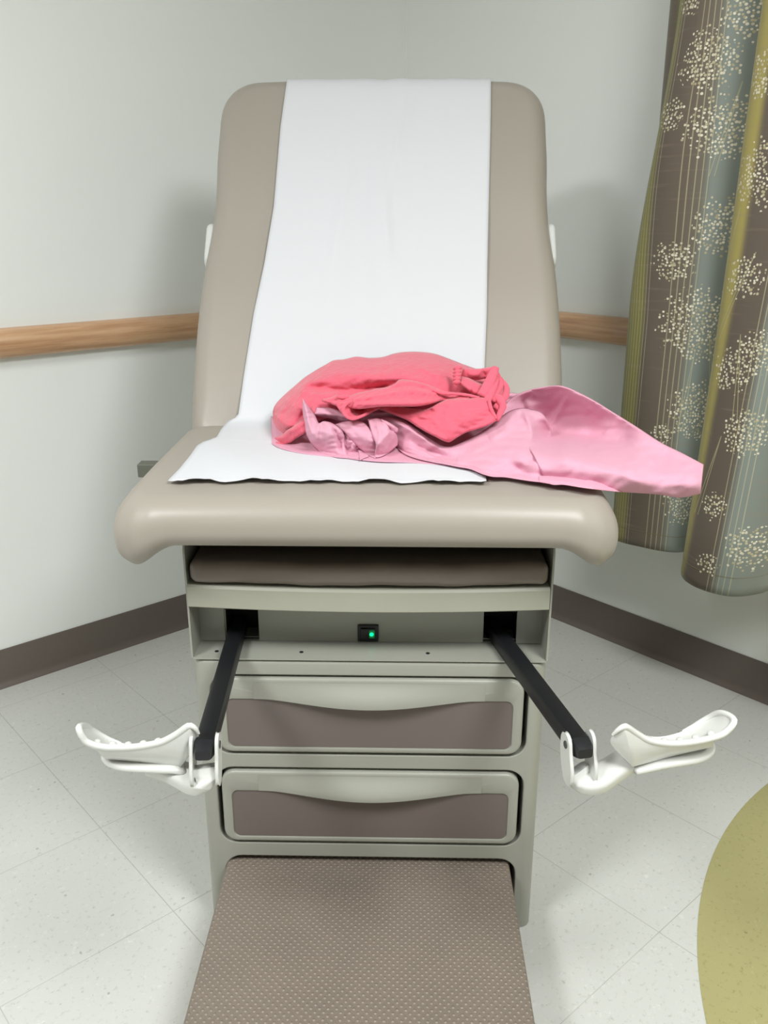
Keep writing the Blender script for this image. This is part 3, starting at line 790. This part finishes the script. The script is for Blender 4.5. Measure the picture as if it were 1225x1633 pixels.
# crumpled pocket between the two
pk.sheet([(549, 690), (560, 696), (570, 705), (573, 716)], [(545, 728), (556, 730), (566, 731), (574, 730)], 1.425, [([(552, 700), (562, 715), (556, 728)], .010, 4, 3), ([(560, 700), (568, 712)], .008, 2, 4)], edge=.012, ew=4, noise=(.002, 9, 8))
# diagonal strip
w2 = tps([(536, 677, 1.44), (578, 672, 1.44), (560, 690, 1.412), (590, 700, 1.400), (598, 729, 1.412), (605, 712, 1.405), (569, 711, 1.418)])
pk.sheet([(535, 677), (548, 673), (562, 671), (578, 672), (588, 681), (598, 694), (604, 708), (604, 716)],
         [(535, 677), (543, 685), (550, 690), (560, 702), (569, 712), (580, 721), (590, 727), (599, 731)], w2, [([(560, 676), (578, 690), (596, 712)], .005, 9, 7)], edge=.010, ew=4, noise=(.001, 20, 9))
pk.sheet([(571, 717), (578, 719), (588, 727)], [(574, 734), (580, 731), (588, 728)], 1.418, edge=.004, ew=2, noise=(.0008, 12, 2))
# standing leaf to the right of it
w3 = tps([(587, 669, 1.43), (606, 667, 1.43), (610, 690, 1.400), (601, 714, 1.388), (600, 730, 1.400), (634, 708, 1.425), (625, 690, 1.408)])
pk.sheet([(587, 669), (597, 667), (607, 668), (618, 677), (622, 684), (630, 688), (634, 698), (634, 709)],
         [(587, 669), (590, 680), (594, 695), (600, 710), (598, 728), (604, 729), (620, 722), (634, 710)], w3,
         [([(600, 672), (606, 692), (602, 714)], .007, 7, 4), ([(610, 672), (622, 684)], .008, 3, 4), ([(600, 716), (612, 700), (625, 684)], .006, 5, 4)], edge=.010, ew=4, noise=(.0008, 18, 4), sides=False)
pk.sheet([(607, 668), (618, 672), (628, 678), (636, 684)], [(612, 676), (620, 684), (628, 690), (634, 690)], 1.415, [([(612, 672), (632, 684)], .004, 3, 3)], edge=.008, ew=3)
ptop = [(806, 645), (815, 636), (826, 629), (848, 621), (870, 617), (892, 615), (905, 618), (925, 627), (946, 638), (985, 662), (1020, 684), (1054, 706), (1090, 724), (1122, 741)]
pbot = [(800, 664), (812, 680), (830, 700), (850, 725), (862, 750), (876, 771), (900, 773), (925, 777), (956, 781), (985, 784), (1020, 786), (1050, 788), (1085, 793), (1117, 787)]
slv = tps([(809, 642, 1.53), (848, 621, 1.51), (892, 615, 1.49), (946, 638, 1.455), (1020, 684, 1.395), (1054, 706, 1.36), (1122, 741, 1.31), (850, 665, 1.53), (880, 686, 1.525), (940, 694, 1.475), (990, 702, 1.42), (1060, 730, 1.335),
           (850, 700, 1.42), (885, 705, 1.43), (850, 722, 1.315), (900, 730, 1.290), (950, 740, 1.276), (1000, 751, 1.262), (1060, 765, 1.250), (1112, 768, 1.248), (900, 752, 1.272), (950, 763, 1.258), (1020, 775, 1.248), (1090, 784, 1.250), (870, 768, 1.290), (900, 772, 1.283), (956, 781, 1.268), (1020, 786, 1.266), (1085, 793, 1.264), (1117, 787, 1.262), (1119, 756, 1.28)], 3e-3)
# main sleeve body in front of the coral flap
zs = {}
sl = tps([(600, 667, 1.452), (620, 664, 1.445), (660, 683, 1.425), (690, 703, 1.405), (712, 712, 1.392), (745, 703, 1.405), (790, 672, 1.45), (815, 656, 1.47), (835, 652, 1.47), (858, 656, 1.465),
          (634, 712, 1.436), (650, 726, ys(727)), (704, 738, ys(739)), (748, 746, ys(747)), (785, 760, ys(761)), (700, 722, 1.388), (760, 722, 1.362), (820, 700, 1.385), (830, 732, 1.305), (870, 742, 1.278), (830, 750, 1.305), (890, 771, ys(772)), (870, 700, 1.40), (870, 680, 1.44)])
sl0 = sl
pk.sheet([(598, 668), (620, 664), (640, 668), (662, 683), (684, 699), (705, 711), (720, 712), (742, 703), (765, 691), (785, 677), (798, 666), (815, 655), (833, 651), (847, 653), (862, 657), (872, 668), (878, 684)],
         [(598, 668), (612, 690), (632, 713), (646, 724), (664, 731), (690, 737), (708, 740), (728, 744), (750, 748), (770, 756), (785, 760), (806, 761), (825, 764), (845, 767), (862, 769), (874, 771), (884, 773)],
         lambda u, v: (lambda f: sl(u, v)*(1-f)+(slv(u, v)+.007)*f)(smooth01(838, 878, u)*smooth01(660, 705, v)), [([(622, 668), (662, 690), (690, 708), (716, 716)], .008, 3, 6), ([(655, 705), (690, 722), (730, 735)], -.012, 6, 5), ([(640, 712), (670, 718), (700, 734)], .006, 4, 4), ([(822, 658), (800, 690), (780, 700)], .010, 8, 12),
              ([(835, 655), (846, 680), (850, 700)], .012, 7, 5), ([(780, 742), (830, 752), (880, 762)], -.004, 8, 8), ([(700, 735), (745, 742), (786, 758)], .007, 10, 3)], edge=.022, ew=7, noise=(.0016, 30, 11), sides=False)
# sleeve: back facet (standing), shelf and rounded front
pk.sheet(ptop, pbot, slv, [([(862, 662), (874, 684), (905, 692), (945, 696), (990, 706)], -.010, 9, 7), ([(905, 632), (892, 655), (878, 680)], .008, 8, 4), ([(930, 640), (945, 655), (960, 668)], .003, 5, 4), ([(986, 664), (975, 680), (962, 694)], .003, 5, 3),
                           ([(870, 700), (905, 728), (950, 746), (1000, 760), (1040, 774)], .007, 16, 9), ([(1000, 700), (1040, 735), (1052, 752)], .002, 4, 4), ([(840, 660), (835, 640), (850, 628)], -.008, 6, 6)],
         edge=.010, ew=4, noise=(.0014, 34, 21), seat=False, sides=False)
# inner side of the sleeve tube (seen at its open end and from behind)
pk.sheet([(848, 621), (892, 616), (946, 640), (985, 664), (1054, 708), (1120, 743)], [(860, 768), (905, 771), (956, 780), (1000, 783), (1060, 789), (1115, 788)],
         lambda u, v: slv(u, v)+.035*np.sin(np.clip((v-np.interp(u, [848, 892, 946, 1054, 1120], [621, 616, 640, 708, 743]))/60, 0, 1)*pi/2)*(1 if True else 0), edge=-.0, ew=3, noise=(.0008, 30, 4), seat=False, sides=False)
# folded tab behind the coral knot
pk.sheet([(804, 628), (815, 627), (828, 628)], [(804, 655), (812, 645), (822, 634)], 1.55, edge=.004, ew=3)
pg = pk.build('paper_gown', M['pink'], .0010)
tag(pg, 'pale pink tissue paper gown crumpled under the coral gown, sleeve sticking out right', 'paper gown')

# --- coral cotton gown bunched on top
co = Cloth()
A_ = tps([(436, 665, 1.555), (455, 629, 1.58), (485, 604, 1.60), (519, 582, 1.63), (568, 570, 1.655), (635, 562, 1.665), (692, 564, 1.66), (744, 584, 1.62), (797, 603, 1.58), (806, 640, 1.52),
          (460, 660, 1.50), (500, 625, 1.525), (560, 600, 1.54), (640, 590, 1.545), (700, 590, 1.55), (560, 640, 1.49), (640, 630, 1.485), (700, 625, 1.49), (480, 690, 1.46), (600, 680, 1.47), (740, 630, 1.50), (780, 640, 1.495), (450, 700, 1.50), (700, 680, 1.47), (760, 610, 1.545)])
co.sheet([(436, 668), (436, 655), (440, 645), (455, 629), (470, 616), (485, 603), (502, 592), (519, 582), (532, 575), (550, 573), (568, 569), (590, 571), (613, 569), (625, 565), (640, 562), (665, 561), (692, 564), (718, 573), (744, 583), (765, 590), (790, 596), (806, 615), (806, 640)],
         [(436, 672), (442, 684), (450, 692), (460, 696), (470, 697), (480, 696), (490, 690), (500, 680), (510, 672), (525, 666), (540, 664), (560, 664), (590, 664), (620, 662), (650, 662), (680, 668), (700, 672), (720, 675), (740, 672), (760, 668), (780, 662), (800, 655), (806, 642)], A_,
         [([(470, 622), (500, 606), (550, 598), (600, 596), (640, 600)], .020, 17, 12), ([(480, 618), (530, 619), (570, 621), (600, 618), (640, 608)], -.022, 6, 10), ([(560, 598), (610, 604), (650, 602), (690, 612)], .014, 12, 7),
          ([(478, 624), (510, 630), (545, 629)], .012, 5, 7), ([(500, 622), (540, 616), (575, 626)], .007, 3, 4), ([(620, 598), (640, 585), (680, 590), (705, 604)], .007, 9, 6), ([(640, 566), (618, 580), (560, 590)], .006, 8, 8),
          ([(700, 566), (730, 590), (725, 612)], .006, 9, 5), ([(455, 635), (470, 650), (485, 660)], .010, 9, 8), ([(438, 660), (452, 676), (470, 680), (484, 676)], .014, 8, 6), ([(500, 640), (480, 665), (462, 690)], -.010, 5, 5), ([(560, 573), (600, 583), (650, 577), (700, 580)], .004, 6, 6),
          ([(620, 575), (624, 588)], -.005, 2, 3), ([(520, 584), (540, 590), (532, 600)], .004, 5, 4), ([(452, 640), (480, 622), (500, 610), (530, 606)], .006, 4, 6), ([(446, 664), (462, 652), (478, 650)], -.006, 4, 5), ([(548, 588), (590, 592), (630, 590)], -.004, 5, 6), ([(665, 572), (690, 588), (700, 602)], -.004, 4, 5), ([(655, 596), (676, 590), (692, 598), (712, 600)], .005, 3, 4), ([(600, 572), (612, 586), (604, 600)], .003, 3, 4)],
         edge=.055, ew=26, noise=(.0022, 36, 31))
# lower left hem fold
co.sheet([(438, 698), (450, 694), (456, 688), (468, 680), (484, 668), (492, 672)], [(440, 707), (452, 709), (463, 706), (472, 699), (485, 692), (492, 686)], tps([(438, 700, 1.51), (456, 694, 1.475), (470, 690, 1.455), (490, 676, 1.445), (460, 706, 1.47)]),
         [([(442, 699), (456, 697), (457, 690)], .006, 3, 3), ([(458, 690), (472, 684), (488, 672)], .008, 4, 4)], edge=.012, ew=4, noise=(.001, 14, 3))
# middle flap: gathered edge running to the right
w4 = tps([(514, 638, 1.455), (567, 629, 1.46), (628, 614, 1.475), (660, 606, 1.49), (715, 630, 1.485), (765, 634, 1.465), (560, 645, 1.435), (620, 632, 1.430), (680, 636, 1.440), (740, 636, 1.45)])
co.sheet([(514, 637), (528, 634), (538, 629), (546, 633), (556, 632), (567, 628), (585, 624), (600, 620), (615, 618), (628, 613), (638, 605), (650, 606), (664, 608), (680, 612), (694, 617), (708, 624), (725, 626), (745, 630), (767, 634)],
         [(514, 640), (528, 644), (540, 648), (556, 650), (572, 652), (590, 650), (610, 648), (628, 648), (645, 648), (662, 648), (678, 646), (692, 643), (704, 640), (715, 640), (725, 639), (736, 638), (746, 637), (756, 637), (767, 637)], w4,
         [([(540, 638), (575, 636), (610, 630), (650, 624), (690, 628), (725, 634)], .014, 9, 6), ([(605, 624), (640, 611), (670, 613), (700, 625), (740, 632)], .009, 4, 4), ([(560, 646), (620, 644), (670, 643), (705, 638)], .010, 5, 2), ([(625, 618), (660, 616), (690, 624)], -.006, 3, 3), ([(540, 632), (543, 644)], .005, 3, 3), ([(553, 634), (556, 646)], .004, 3, 3)],
         edge=.014, ew=4, noise=(.0014, 16, 7))
# lower flap with the pointed corner
w5 = tps([(590, 650, 1.46), (620, 655, 1.445), (680, 652, 1.435), (740, 638, 1.44), (780, 645, 1.43), (790, 668, 1.415), (660, 675, 1.42), (714, 703, 1.378), (750, 670, 1.395), (700, 670, 1.405), (760, 685, 1.392)])
co.sheet([(588, 645), (605, 646), (625, 647), (645, 650), (665, 652), (685, 651), (698, 644), (712, 638), (728, 636), (745, 636), (762, 634), (778, 636), (784, 646), (786, 658), (792, 670)],
         [(588, 648), (602, 652), (620, 658), (635, 664), (650, 670), (665, 680), (680, 689), (696, 697), (708, 703), (716, 705), (728, 698), (742, 690), (758, 685), (776, 679), (792, 671)], w5,
         [([(600, 655), (640, 660), (680, 664), (700, 668)], .006, 6, 8), ([(714, 702), (730, 680), (760, 650)], .007, 10, 7), ([(716, 700), (760, 676), (784, 660)], -.004, 6, 5), ([(676, 656), (715, 645), (760, 640)], .006, 4, 8), ([(622, 652), (690, 655), (676, 662)], -.008, 4, 4),
          ([(696, 693), (713, 703)], .006, 3, 2), ([(648, 668), (680, 686), (712, 703)], .004, 5, 3), ([(735, 660), (725, 676), (740, 684)], -.004, 5, 5)],
         edge=.014, ew=4, noise=(.0012, 22, 13))
# curled cup of cloth at the front
w6 = tps([(538, 643, 1.44), (552, 640, 1.43), (600, 647, 1.45), (552, 664, 1.418), (570, 668, 1.415), (595, 656, 1.44), (572, 654, 1.455)])
co.sheet([(536, 641), (546, 642), (556, 640), (572, 641), (590, 644), (606, 648)], [(536, 645), (543, 656), (552, 665), (562, 669), (578, 664), (606, 651)], w6, [([(560, 650), (585, 652)], -.018, 7, 9)], edge=.006, ew=3, noise=(.0008, 14, 2))
co.roll([(562, 640, 1.428, 1.5), (552, 644, 1.417, 2.2), (547, 652, 1.412, 2.4), (551, 662, 1.408, 2.3), (561, 668, 1.408, 2.0), (576, 664, 1.418, 1.8), (592, 656, 1.43, 1.5)], .6)
# right shoulder: collar, sleeve hole and twisted bands
co.sheet([(738, 586), (752, 588), (766, 588), (778, 586), (792, 584)], [(735, 604), (750, 606), (762, 606), (772, 604), (780, 604)], 1.515, [([(745, 596), (760, 598), (772, 590)], .006, 5, 4), ([(768, 592), (776, 600)], -.008, 4, 3)], edge=.016, ew=5)
co.sheet([(737, 600), (750, 604), (762, 610), (772, 614)], [(733, 612), (744, 620), (756, 628), (768, 632)], tps([(736, 604, 1.50), (772, 615, 1.49), (735, 614, 1.475), (762, 630, 1.462)]), [([(736, 602), (752, 610), (768, 620)], .012, 6, 6), ([(740, 614), (752, 624)], .008, 4, 4)], edge=.014, ew=5)
co.roll([(791, 586, 1.50, 5), (784, 602, 1.482, 7), (777, 617, 1.468, 8), (768, 631, 1.452, 7)], .45, wob=.04)
co.roll([(792, 603, 1.492, 4), (788, 614, 1.474, 5), (781, 630, 1.455, 6), (776, 640, 1.44, 5)], .5, wob=.05)
co.roll([(790, 588, 1.51, 3), (793, 598, 1.50, 4), (798, 612, 1.488, 5), (790, 628, 1.465, 5), (786, 640, 1.45, 5)], .55, wob=.05)
co.roll([(797, 604, 1.50, 4), (808, 618, 1.485, 4), (806, 632, 1.47, 5), (797, 642, 1.455, 5), (790, 652, 1.44, 4)], .6, wob=.06)
co.roll([(788, 632, 1.462, 5), (797, 637, 1.45, 6), (802, 648, 1.44, 5), (797, 660, 1.43, 4), (792, 670, 1.42, 3)], .6, wob=.06)
co.roll([(780, 637, 1.432, 2), (782, 648, 1.424, 2.4), (786, 658, 1.42, 2.4), (792, 668, 1.415, 1.8)], .7)
co.sheet([(782, 638), (792, 638), (800, 640)], [(788, 660), (794, 656), (800, 650)], 1.455, edge=.004, ew=2)
# gathered sleeve cuff
for i in range(5):
    v0 = 588+i*5.6; co.roll([(724.5-i*.2, v0, 1.515-i*.006, 2.2), (729, v0-.8, 1.508-i*.006, 3.6), (735-i*.7, v0-2, 1.512-i*.006, 2.4)], .8)
# narrow seam line on the gathered edge
co.roll([(690, 622, 1.462, 1.4), (706, 627, 1.458, 2.4), (725, 628, 1.458, 1.8), (745, 630, 1.455, 2.0), (765, 634, 1.448, 1.2)], .6, wob=.15)
co.roll([(538, 632, 1.45, 2.4), (546, 634, 1.447, 2.0), (556, 633, 1.449, 1.6)], .7, wob=.2)
cg = co.build('cloth_gown', M['coral'], .0014)
sub = cg.modifiers.new('sm', 'SMOOTH'); sub.factor = .5; sub.iterations = 2
cg.modifiers.move(1, 0)
tag(cg, 'bright coral pink cotton gown bunched up on top of the pale paper gown', 'cloth gown')
# ================================================================== CURTAIN
CP = [  # s along the right wall, distance from the wall, fabric coordinate u
 (1.012, .085, -.05), (1.014, .105, -.03), (1.026, .128, .0), (1.022, .150, .03), (1.018, .170, .055), (1.032, .186, .08), (1.075, .194, .125), (1.12, .192, .17), (1.17, .186, .215), (1.215, .172, .262), (1.248, .15, .30), (1.262, .145, .318),
 (1.262, .175, .345), (1.268, .205, .375), (1.286, .232, .408), (1.315, .245, .44), (1.37, .245, .495), (1.42, .23, .55), (1.46, .19, .605), (1.48, .14, .66), (1.51, .11, .70), (1.55, .13, .745), (1.57, .18, .80), (1.60, .22, .85), (1.66, .23, .91), (1.71, .20, .97), (1.74, .14, 1.03), (1.79, .12, 1.08), (1.84, .17, 1.15), (1.90, .20, 1.21), (1.97, .17, 1.28), (2.02, .12, 1.35)]
CPa = np.array(CP); cu = catmull(CPa, 420)
ZB, ZT = .405, 2.30; NZ = 90
k = NT('printed_curtain_fabric'); tc = k.n('ShaderNodeUVMap'); tc.uv_map = 'UVMap'; sx = k.n('ShaderNodeSeparateXYZ'); k.l(tc.outputs[0], sx.inputs[0]); cu_, cz_ = sx.outputs[0], sx.outputs[1]
BR, BR2, OL, GO, BL_, GRN = (108, 97, 84), (98, 87, 76), (128, 124, 66), (172, 160, 88), (134, 144, 138), (158, 162, 148)
stops = [(-.05, BR), (.030, BR), (.045, OL), (.118, OL), (.132, BR2), (.195, BR), (.225, (112, 106, 94)), (.245, BL_), (.300, BL_), (.322, (118, 112, 72)), (.338, GO), (.440, GO), (.455, BR2), (.52, BR2), (.545, BL_), (.61, (128, 134, 126)), (.68, GRN), (.74, OL), (.80, GO), (.84, BR), (1.0, BR2), (1.1, BL_), (1.2, GO), (1.35, BR)]
u0, u1 = -.06, 1.40
col = k.ramp(k.math('DIVIDE', k.math('SUBTRACT', cu_, u0), u1-u0), [((a-u0)/(u1-u0), lin(c)) for a, c in stops])
# horizontal slubs
mp = k.n('ShaderNodeMapping'); k.l(tc.outputs[0], mp.inputs[0]); mp.inputs['Scale'].default_value = (6, 95, 1)
sl_ = k.noise(1.0, 3, .6, mp.outputs[0]); sl2 = k.math('MAXIMUM', k.math('MULTIPLY', k.math('SUBTRACT', sl_, .57), 5), 0)
col = k.mix(k.math('MINIMUM', k.math('MULTIPLY', sl2, .40), .4), col, lin((150, 136, 114)))
# thin vertical thread lines
def lines(a, b, p, w):
    inside = k.math('MULTIPLY', k.math('GREATER_THAN', cu_, a), k.math('LESS_THAN', cu_, b))
    f = k.math('LESS_THAN', k.math('FRACT', k.math('DIVIDE', k.math('SUBTRACT', cu_, a), p)), w); return k.math('MULTIPLY', inside, f)
ln = k.math('MAXIMUM', lines(.186, .240, .0125, .17), k.math('MAXIMUM', lines(.085, .140, .0085, .15), lines(.515, .575, .0125, .17)))
col = k.mix(k.math('MULTIPLY', ln, .55), col, lin((196, 190, 156)))
# seed-head clusters of pale dots
def s2u(s_, off_guess=None):
    i = np.argmin(np.abs(cu[:, 0]-s_)); return float(cu[i, 2])
def px2uz(u, v):
    best = None                                   # first curtain sample whose own depth matches the ray
    for s_, off, uu in cu[::4]:
        q, z = PWALL(u, v, off)
        d = abs(q-s_)
        if best is None or d < best[0]-1e-4: best = (d, uu, z)
    return best[1], best[2]
CL = [(1126, 96, 44), (1149, 203, 46), (1050, 293, 30), (1070, 183, 22), (1155, 360, 42), (1078, 417, 30), (1214, 276, 44), (1186, 22, 36), (1192, 440, 30), (1115, 520, 56), (1121, 656, 46), (1060, 690, 16), (1098, 805, 38), (1180, 587, 32), (1158, 886, 18), (1208, 685, 36), (1024, 595, 26), (1216, 560, 30), (1220, 860, 34), (1210, 120, 30), (1090, 8, 16), (1165, 800, 20)]
dmin = None
CLU = [(*px2uz(u_, v_), r_*.0016) for (u_, v_, r_) in CL]
CLU += [(.80, .62, .07), (.78, 1.05, .06), (.84, 1.38, .08), (.98, .85, .07), (1.02, 1.25, .06), (1.12, .6, .07), (1.2, 1.05, .08), (1.1, 1.5, .07), (.9, 1.75, .08), (.3, 1.8, .08), (.5, 1.95, .07)]
for (a, z, r) in CLU:
    vm = k.n('ShaderNodeVectorMath', operation='DISTANCE'); k.l(tc.outputs[0], vm.inputs[0]); vm.inputs[1].default_value = (a, z, 0)
    d = k.math('DIVIDE', vm.outputs['Value'], r); dmin = d if dmin is None else k.math('MINIMUM', dmin, d)
vo = k.n('ShaderNodeTexVoronoi'); vo.inputs['Scale'].default_value = 132; vo.inputs['Randomness'].default_value = .85; k.l(tc.outputs[0], vo.inputs['Vector']); vo.voronoi_dimensions = '2D'
sc_ = k.n('ShaderNodeSeparateColor'); k.l(vo.outputs['Color'], sc_.inputs[0])
keep = k.math('LESS_THAN', k.math('MULTIPLY', k.math('MULTIPLY', dmin, dmin), .85), k.math('ADD', k.math('MULTIPLY', sc_.outputs[0], -.75), 1.0))
keep = k.math('MULTIPLY', keep, k.math('LESS_THAN', dmin, 1.08))
rad = k.math('ADD', .24, k.math('MULTIPLY', sc_.outputs[1], .16))
dots = k.math('MULTIPLY', keep, k.math('LESS_THAN', vo.outputs['Distance'], rad))
dcol = k.mix(sc_.outputs[2], lin((176, 166, 128)), lin((236, 232, 212)))
# fine stems fanning down from the heads
st = None
for (x0, z0, dx) in ((px2uz(1112, 560)[0], px2uz(1112, 560)[1], -.10), (px2uz(1128, 720)[0], px2uz(1128, 720)[1], -.16), (px2uz(1175, 330)[0], px2uz(1175, 330)[1], -.22), (px2uz(1180, 130)[0], px2uz(1180, 130)[1], -.22), (px2uz(1200, 400)[0], px2uz(1200, 400)[1], -.35), (px2uz(1128, 530)[0], px2uz(1128, 530)[1], .16), (px2uz(1165, 690)[0], px2uz(1165, 690)[1], -.18), (px2uz(1185, 530)[0], px2uz(1185, 530)[1], .10)):
    for dd in (0, .06):
        dz = k.math('SUBTRACT', z0, cz_); x_ = k.math('ADD', x0, k.math('MULTIPLY', dz, dx+dd))
        m_ = k.math('MULTIPLY', k.math('LESS_THAN', k.math('ABSOLUTE', k.math('SUBTRACT', cu_, x_)), .0009), k.math('MULTIPLY', k.math('GREATER_THAN', dz, 0), k.math('LESS_THAN', dz, .19)))
        st = m_ if st is None else k.math('MAXIMUM', st, m_)
col = k.mix(k.math('MULTIPLY', st, .6), col, lin((190, 184, 140)))
col = k.mix(dots, col, dcol)
k.l(col, k.b.inputs['Base Color']); k.b.inputs['Roughness'].default_value = .6; k.b.inputs['Sheen Weight'].default_value = .3
k.bump(k.math('ADD', sl_, k.noise(900, 2, .5, tc.outputs[0])), .25, .0006)
M['curtain'] = k.m
V = []; UV = []; n = len(cu)
for j in range(NZ+1):
    t = j/NZ; z = ZB+(ZT-ZB)*t
    for i in range(n):
        s_, off, uu = cu[i]
        amp = 1+.10*sin(uu*9+z*2.1)*(z-.9)*.4; mid = .15
        # the fold edges lean a little, and the hem dips with the folds
        f1 = smooth01(-.01, .04, uu)*(1-smooth01(.10, .24, uu)); f2 = smooth01(.24, .34, uu)*(1-smooth01(.5, .7, uu))
        s2 = s_+.003*sin(z*3.1+uu*14)+.060*float(f1*smooth01(1.0, 1.72, z))+.030*float(f2*(z-.9))
        z2 = z - (1-t)**6*(.030*max(0, (off-.14)/.1) - .012*sin(uu*8))
        V.append(tuple(RC+RA*(mid+(off-mid)*amp)+RB*s2+np.array([0, 0, z2]))); UV.append((uu+.045*float(f2)*max(0, 1.15-z)+.042*float(f1*smooth01(.95, 1.45, z)), z))
F = [(j*n+i, j*n+i+1, (j+1)*n+i+1, (j+1)*n+i) for j in range(NZ) for i in range(n-1)]
me = bpy.data.meshes.new('curtain'); me.from_pydata(V, [], F); me.update()
uvl = me.uv_layers.new(name='UVMap')
for lp in me.loops: uvl.data[lp.index].uv = UV[lp.vertex_index]
cur = link('curtain', me, M['curtain']); so = cur.modifiers.new('s', 'SOLIDIFY'); so.thickness = .0016; so.offset = 0
tag(cur, 'long brown, olive and grey-blue curtain printed with pale dotted seed heads', 'curtain')
# stitched hem line
hm = [tuple(np.array(V[2*n+i])+np.array(RA)*.0012) for i in range(0, n, 3)]
V_, F_ = sweep(hm, ellipse(.0007, .0007, 5)); link('hem_stitch', mesh(V_, F_), plain('hem_thread', (132, 122, 92), .8), cur)
# rod above the frame
mb = MB(); mb.add(*sweep([tuple(RC+RA*.165+RB*s_+np.array([0, 0, ZT+.012])) for s_ in (.92, 1.5, 2.1)], ellipse(.012, .012, 12)))
rd = mb.build('curtain_rod', M['grip'], None, True, angle=40)
for s_ in (.96, 2.06):
    MB().box((0.0, s_-.01, ZT+.004), (.168, s_+.01, ZT+.020)).build('rod_bracket', M['grip'], rd).matrix_world = RM
tag(rd, 'plain pale curtain rod above the window curtain', 'curtain rod')
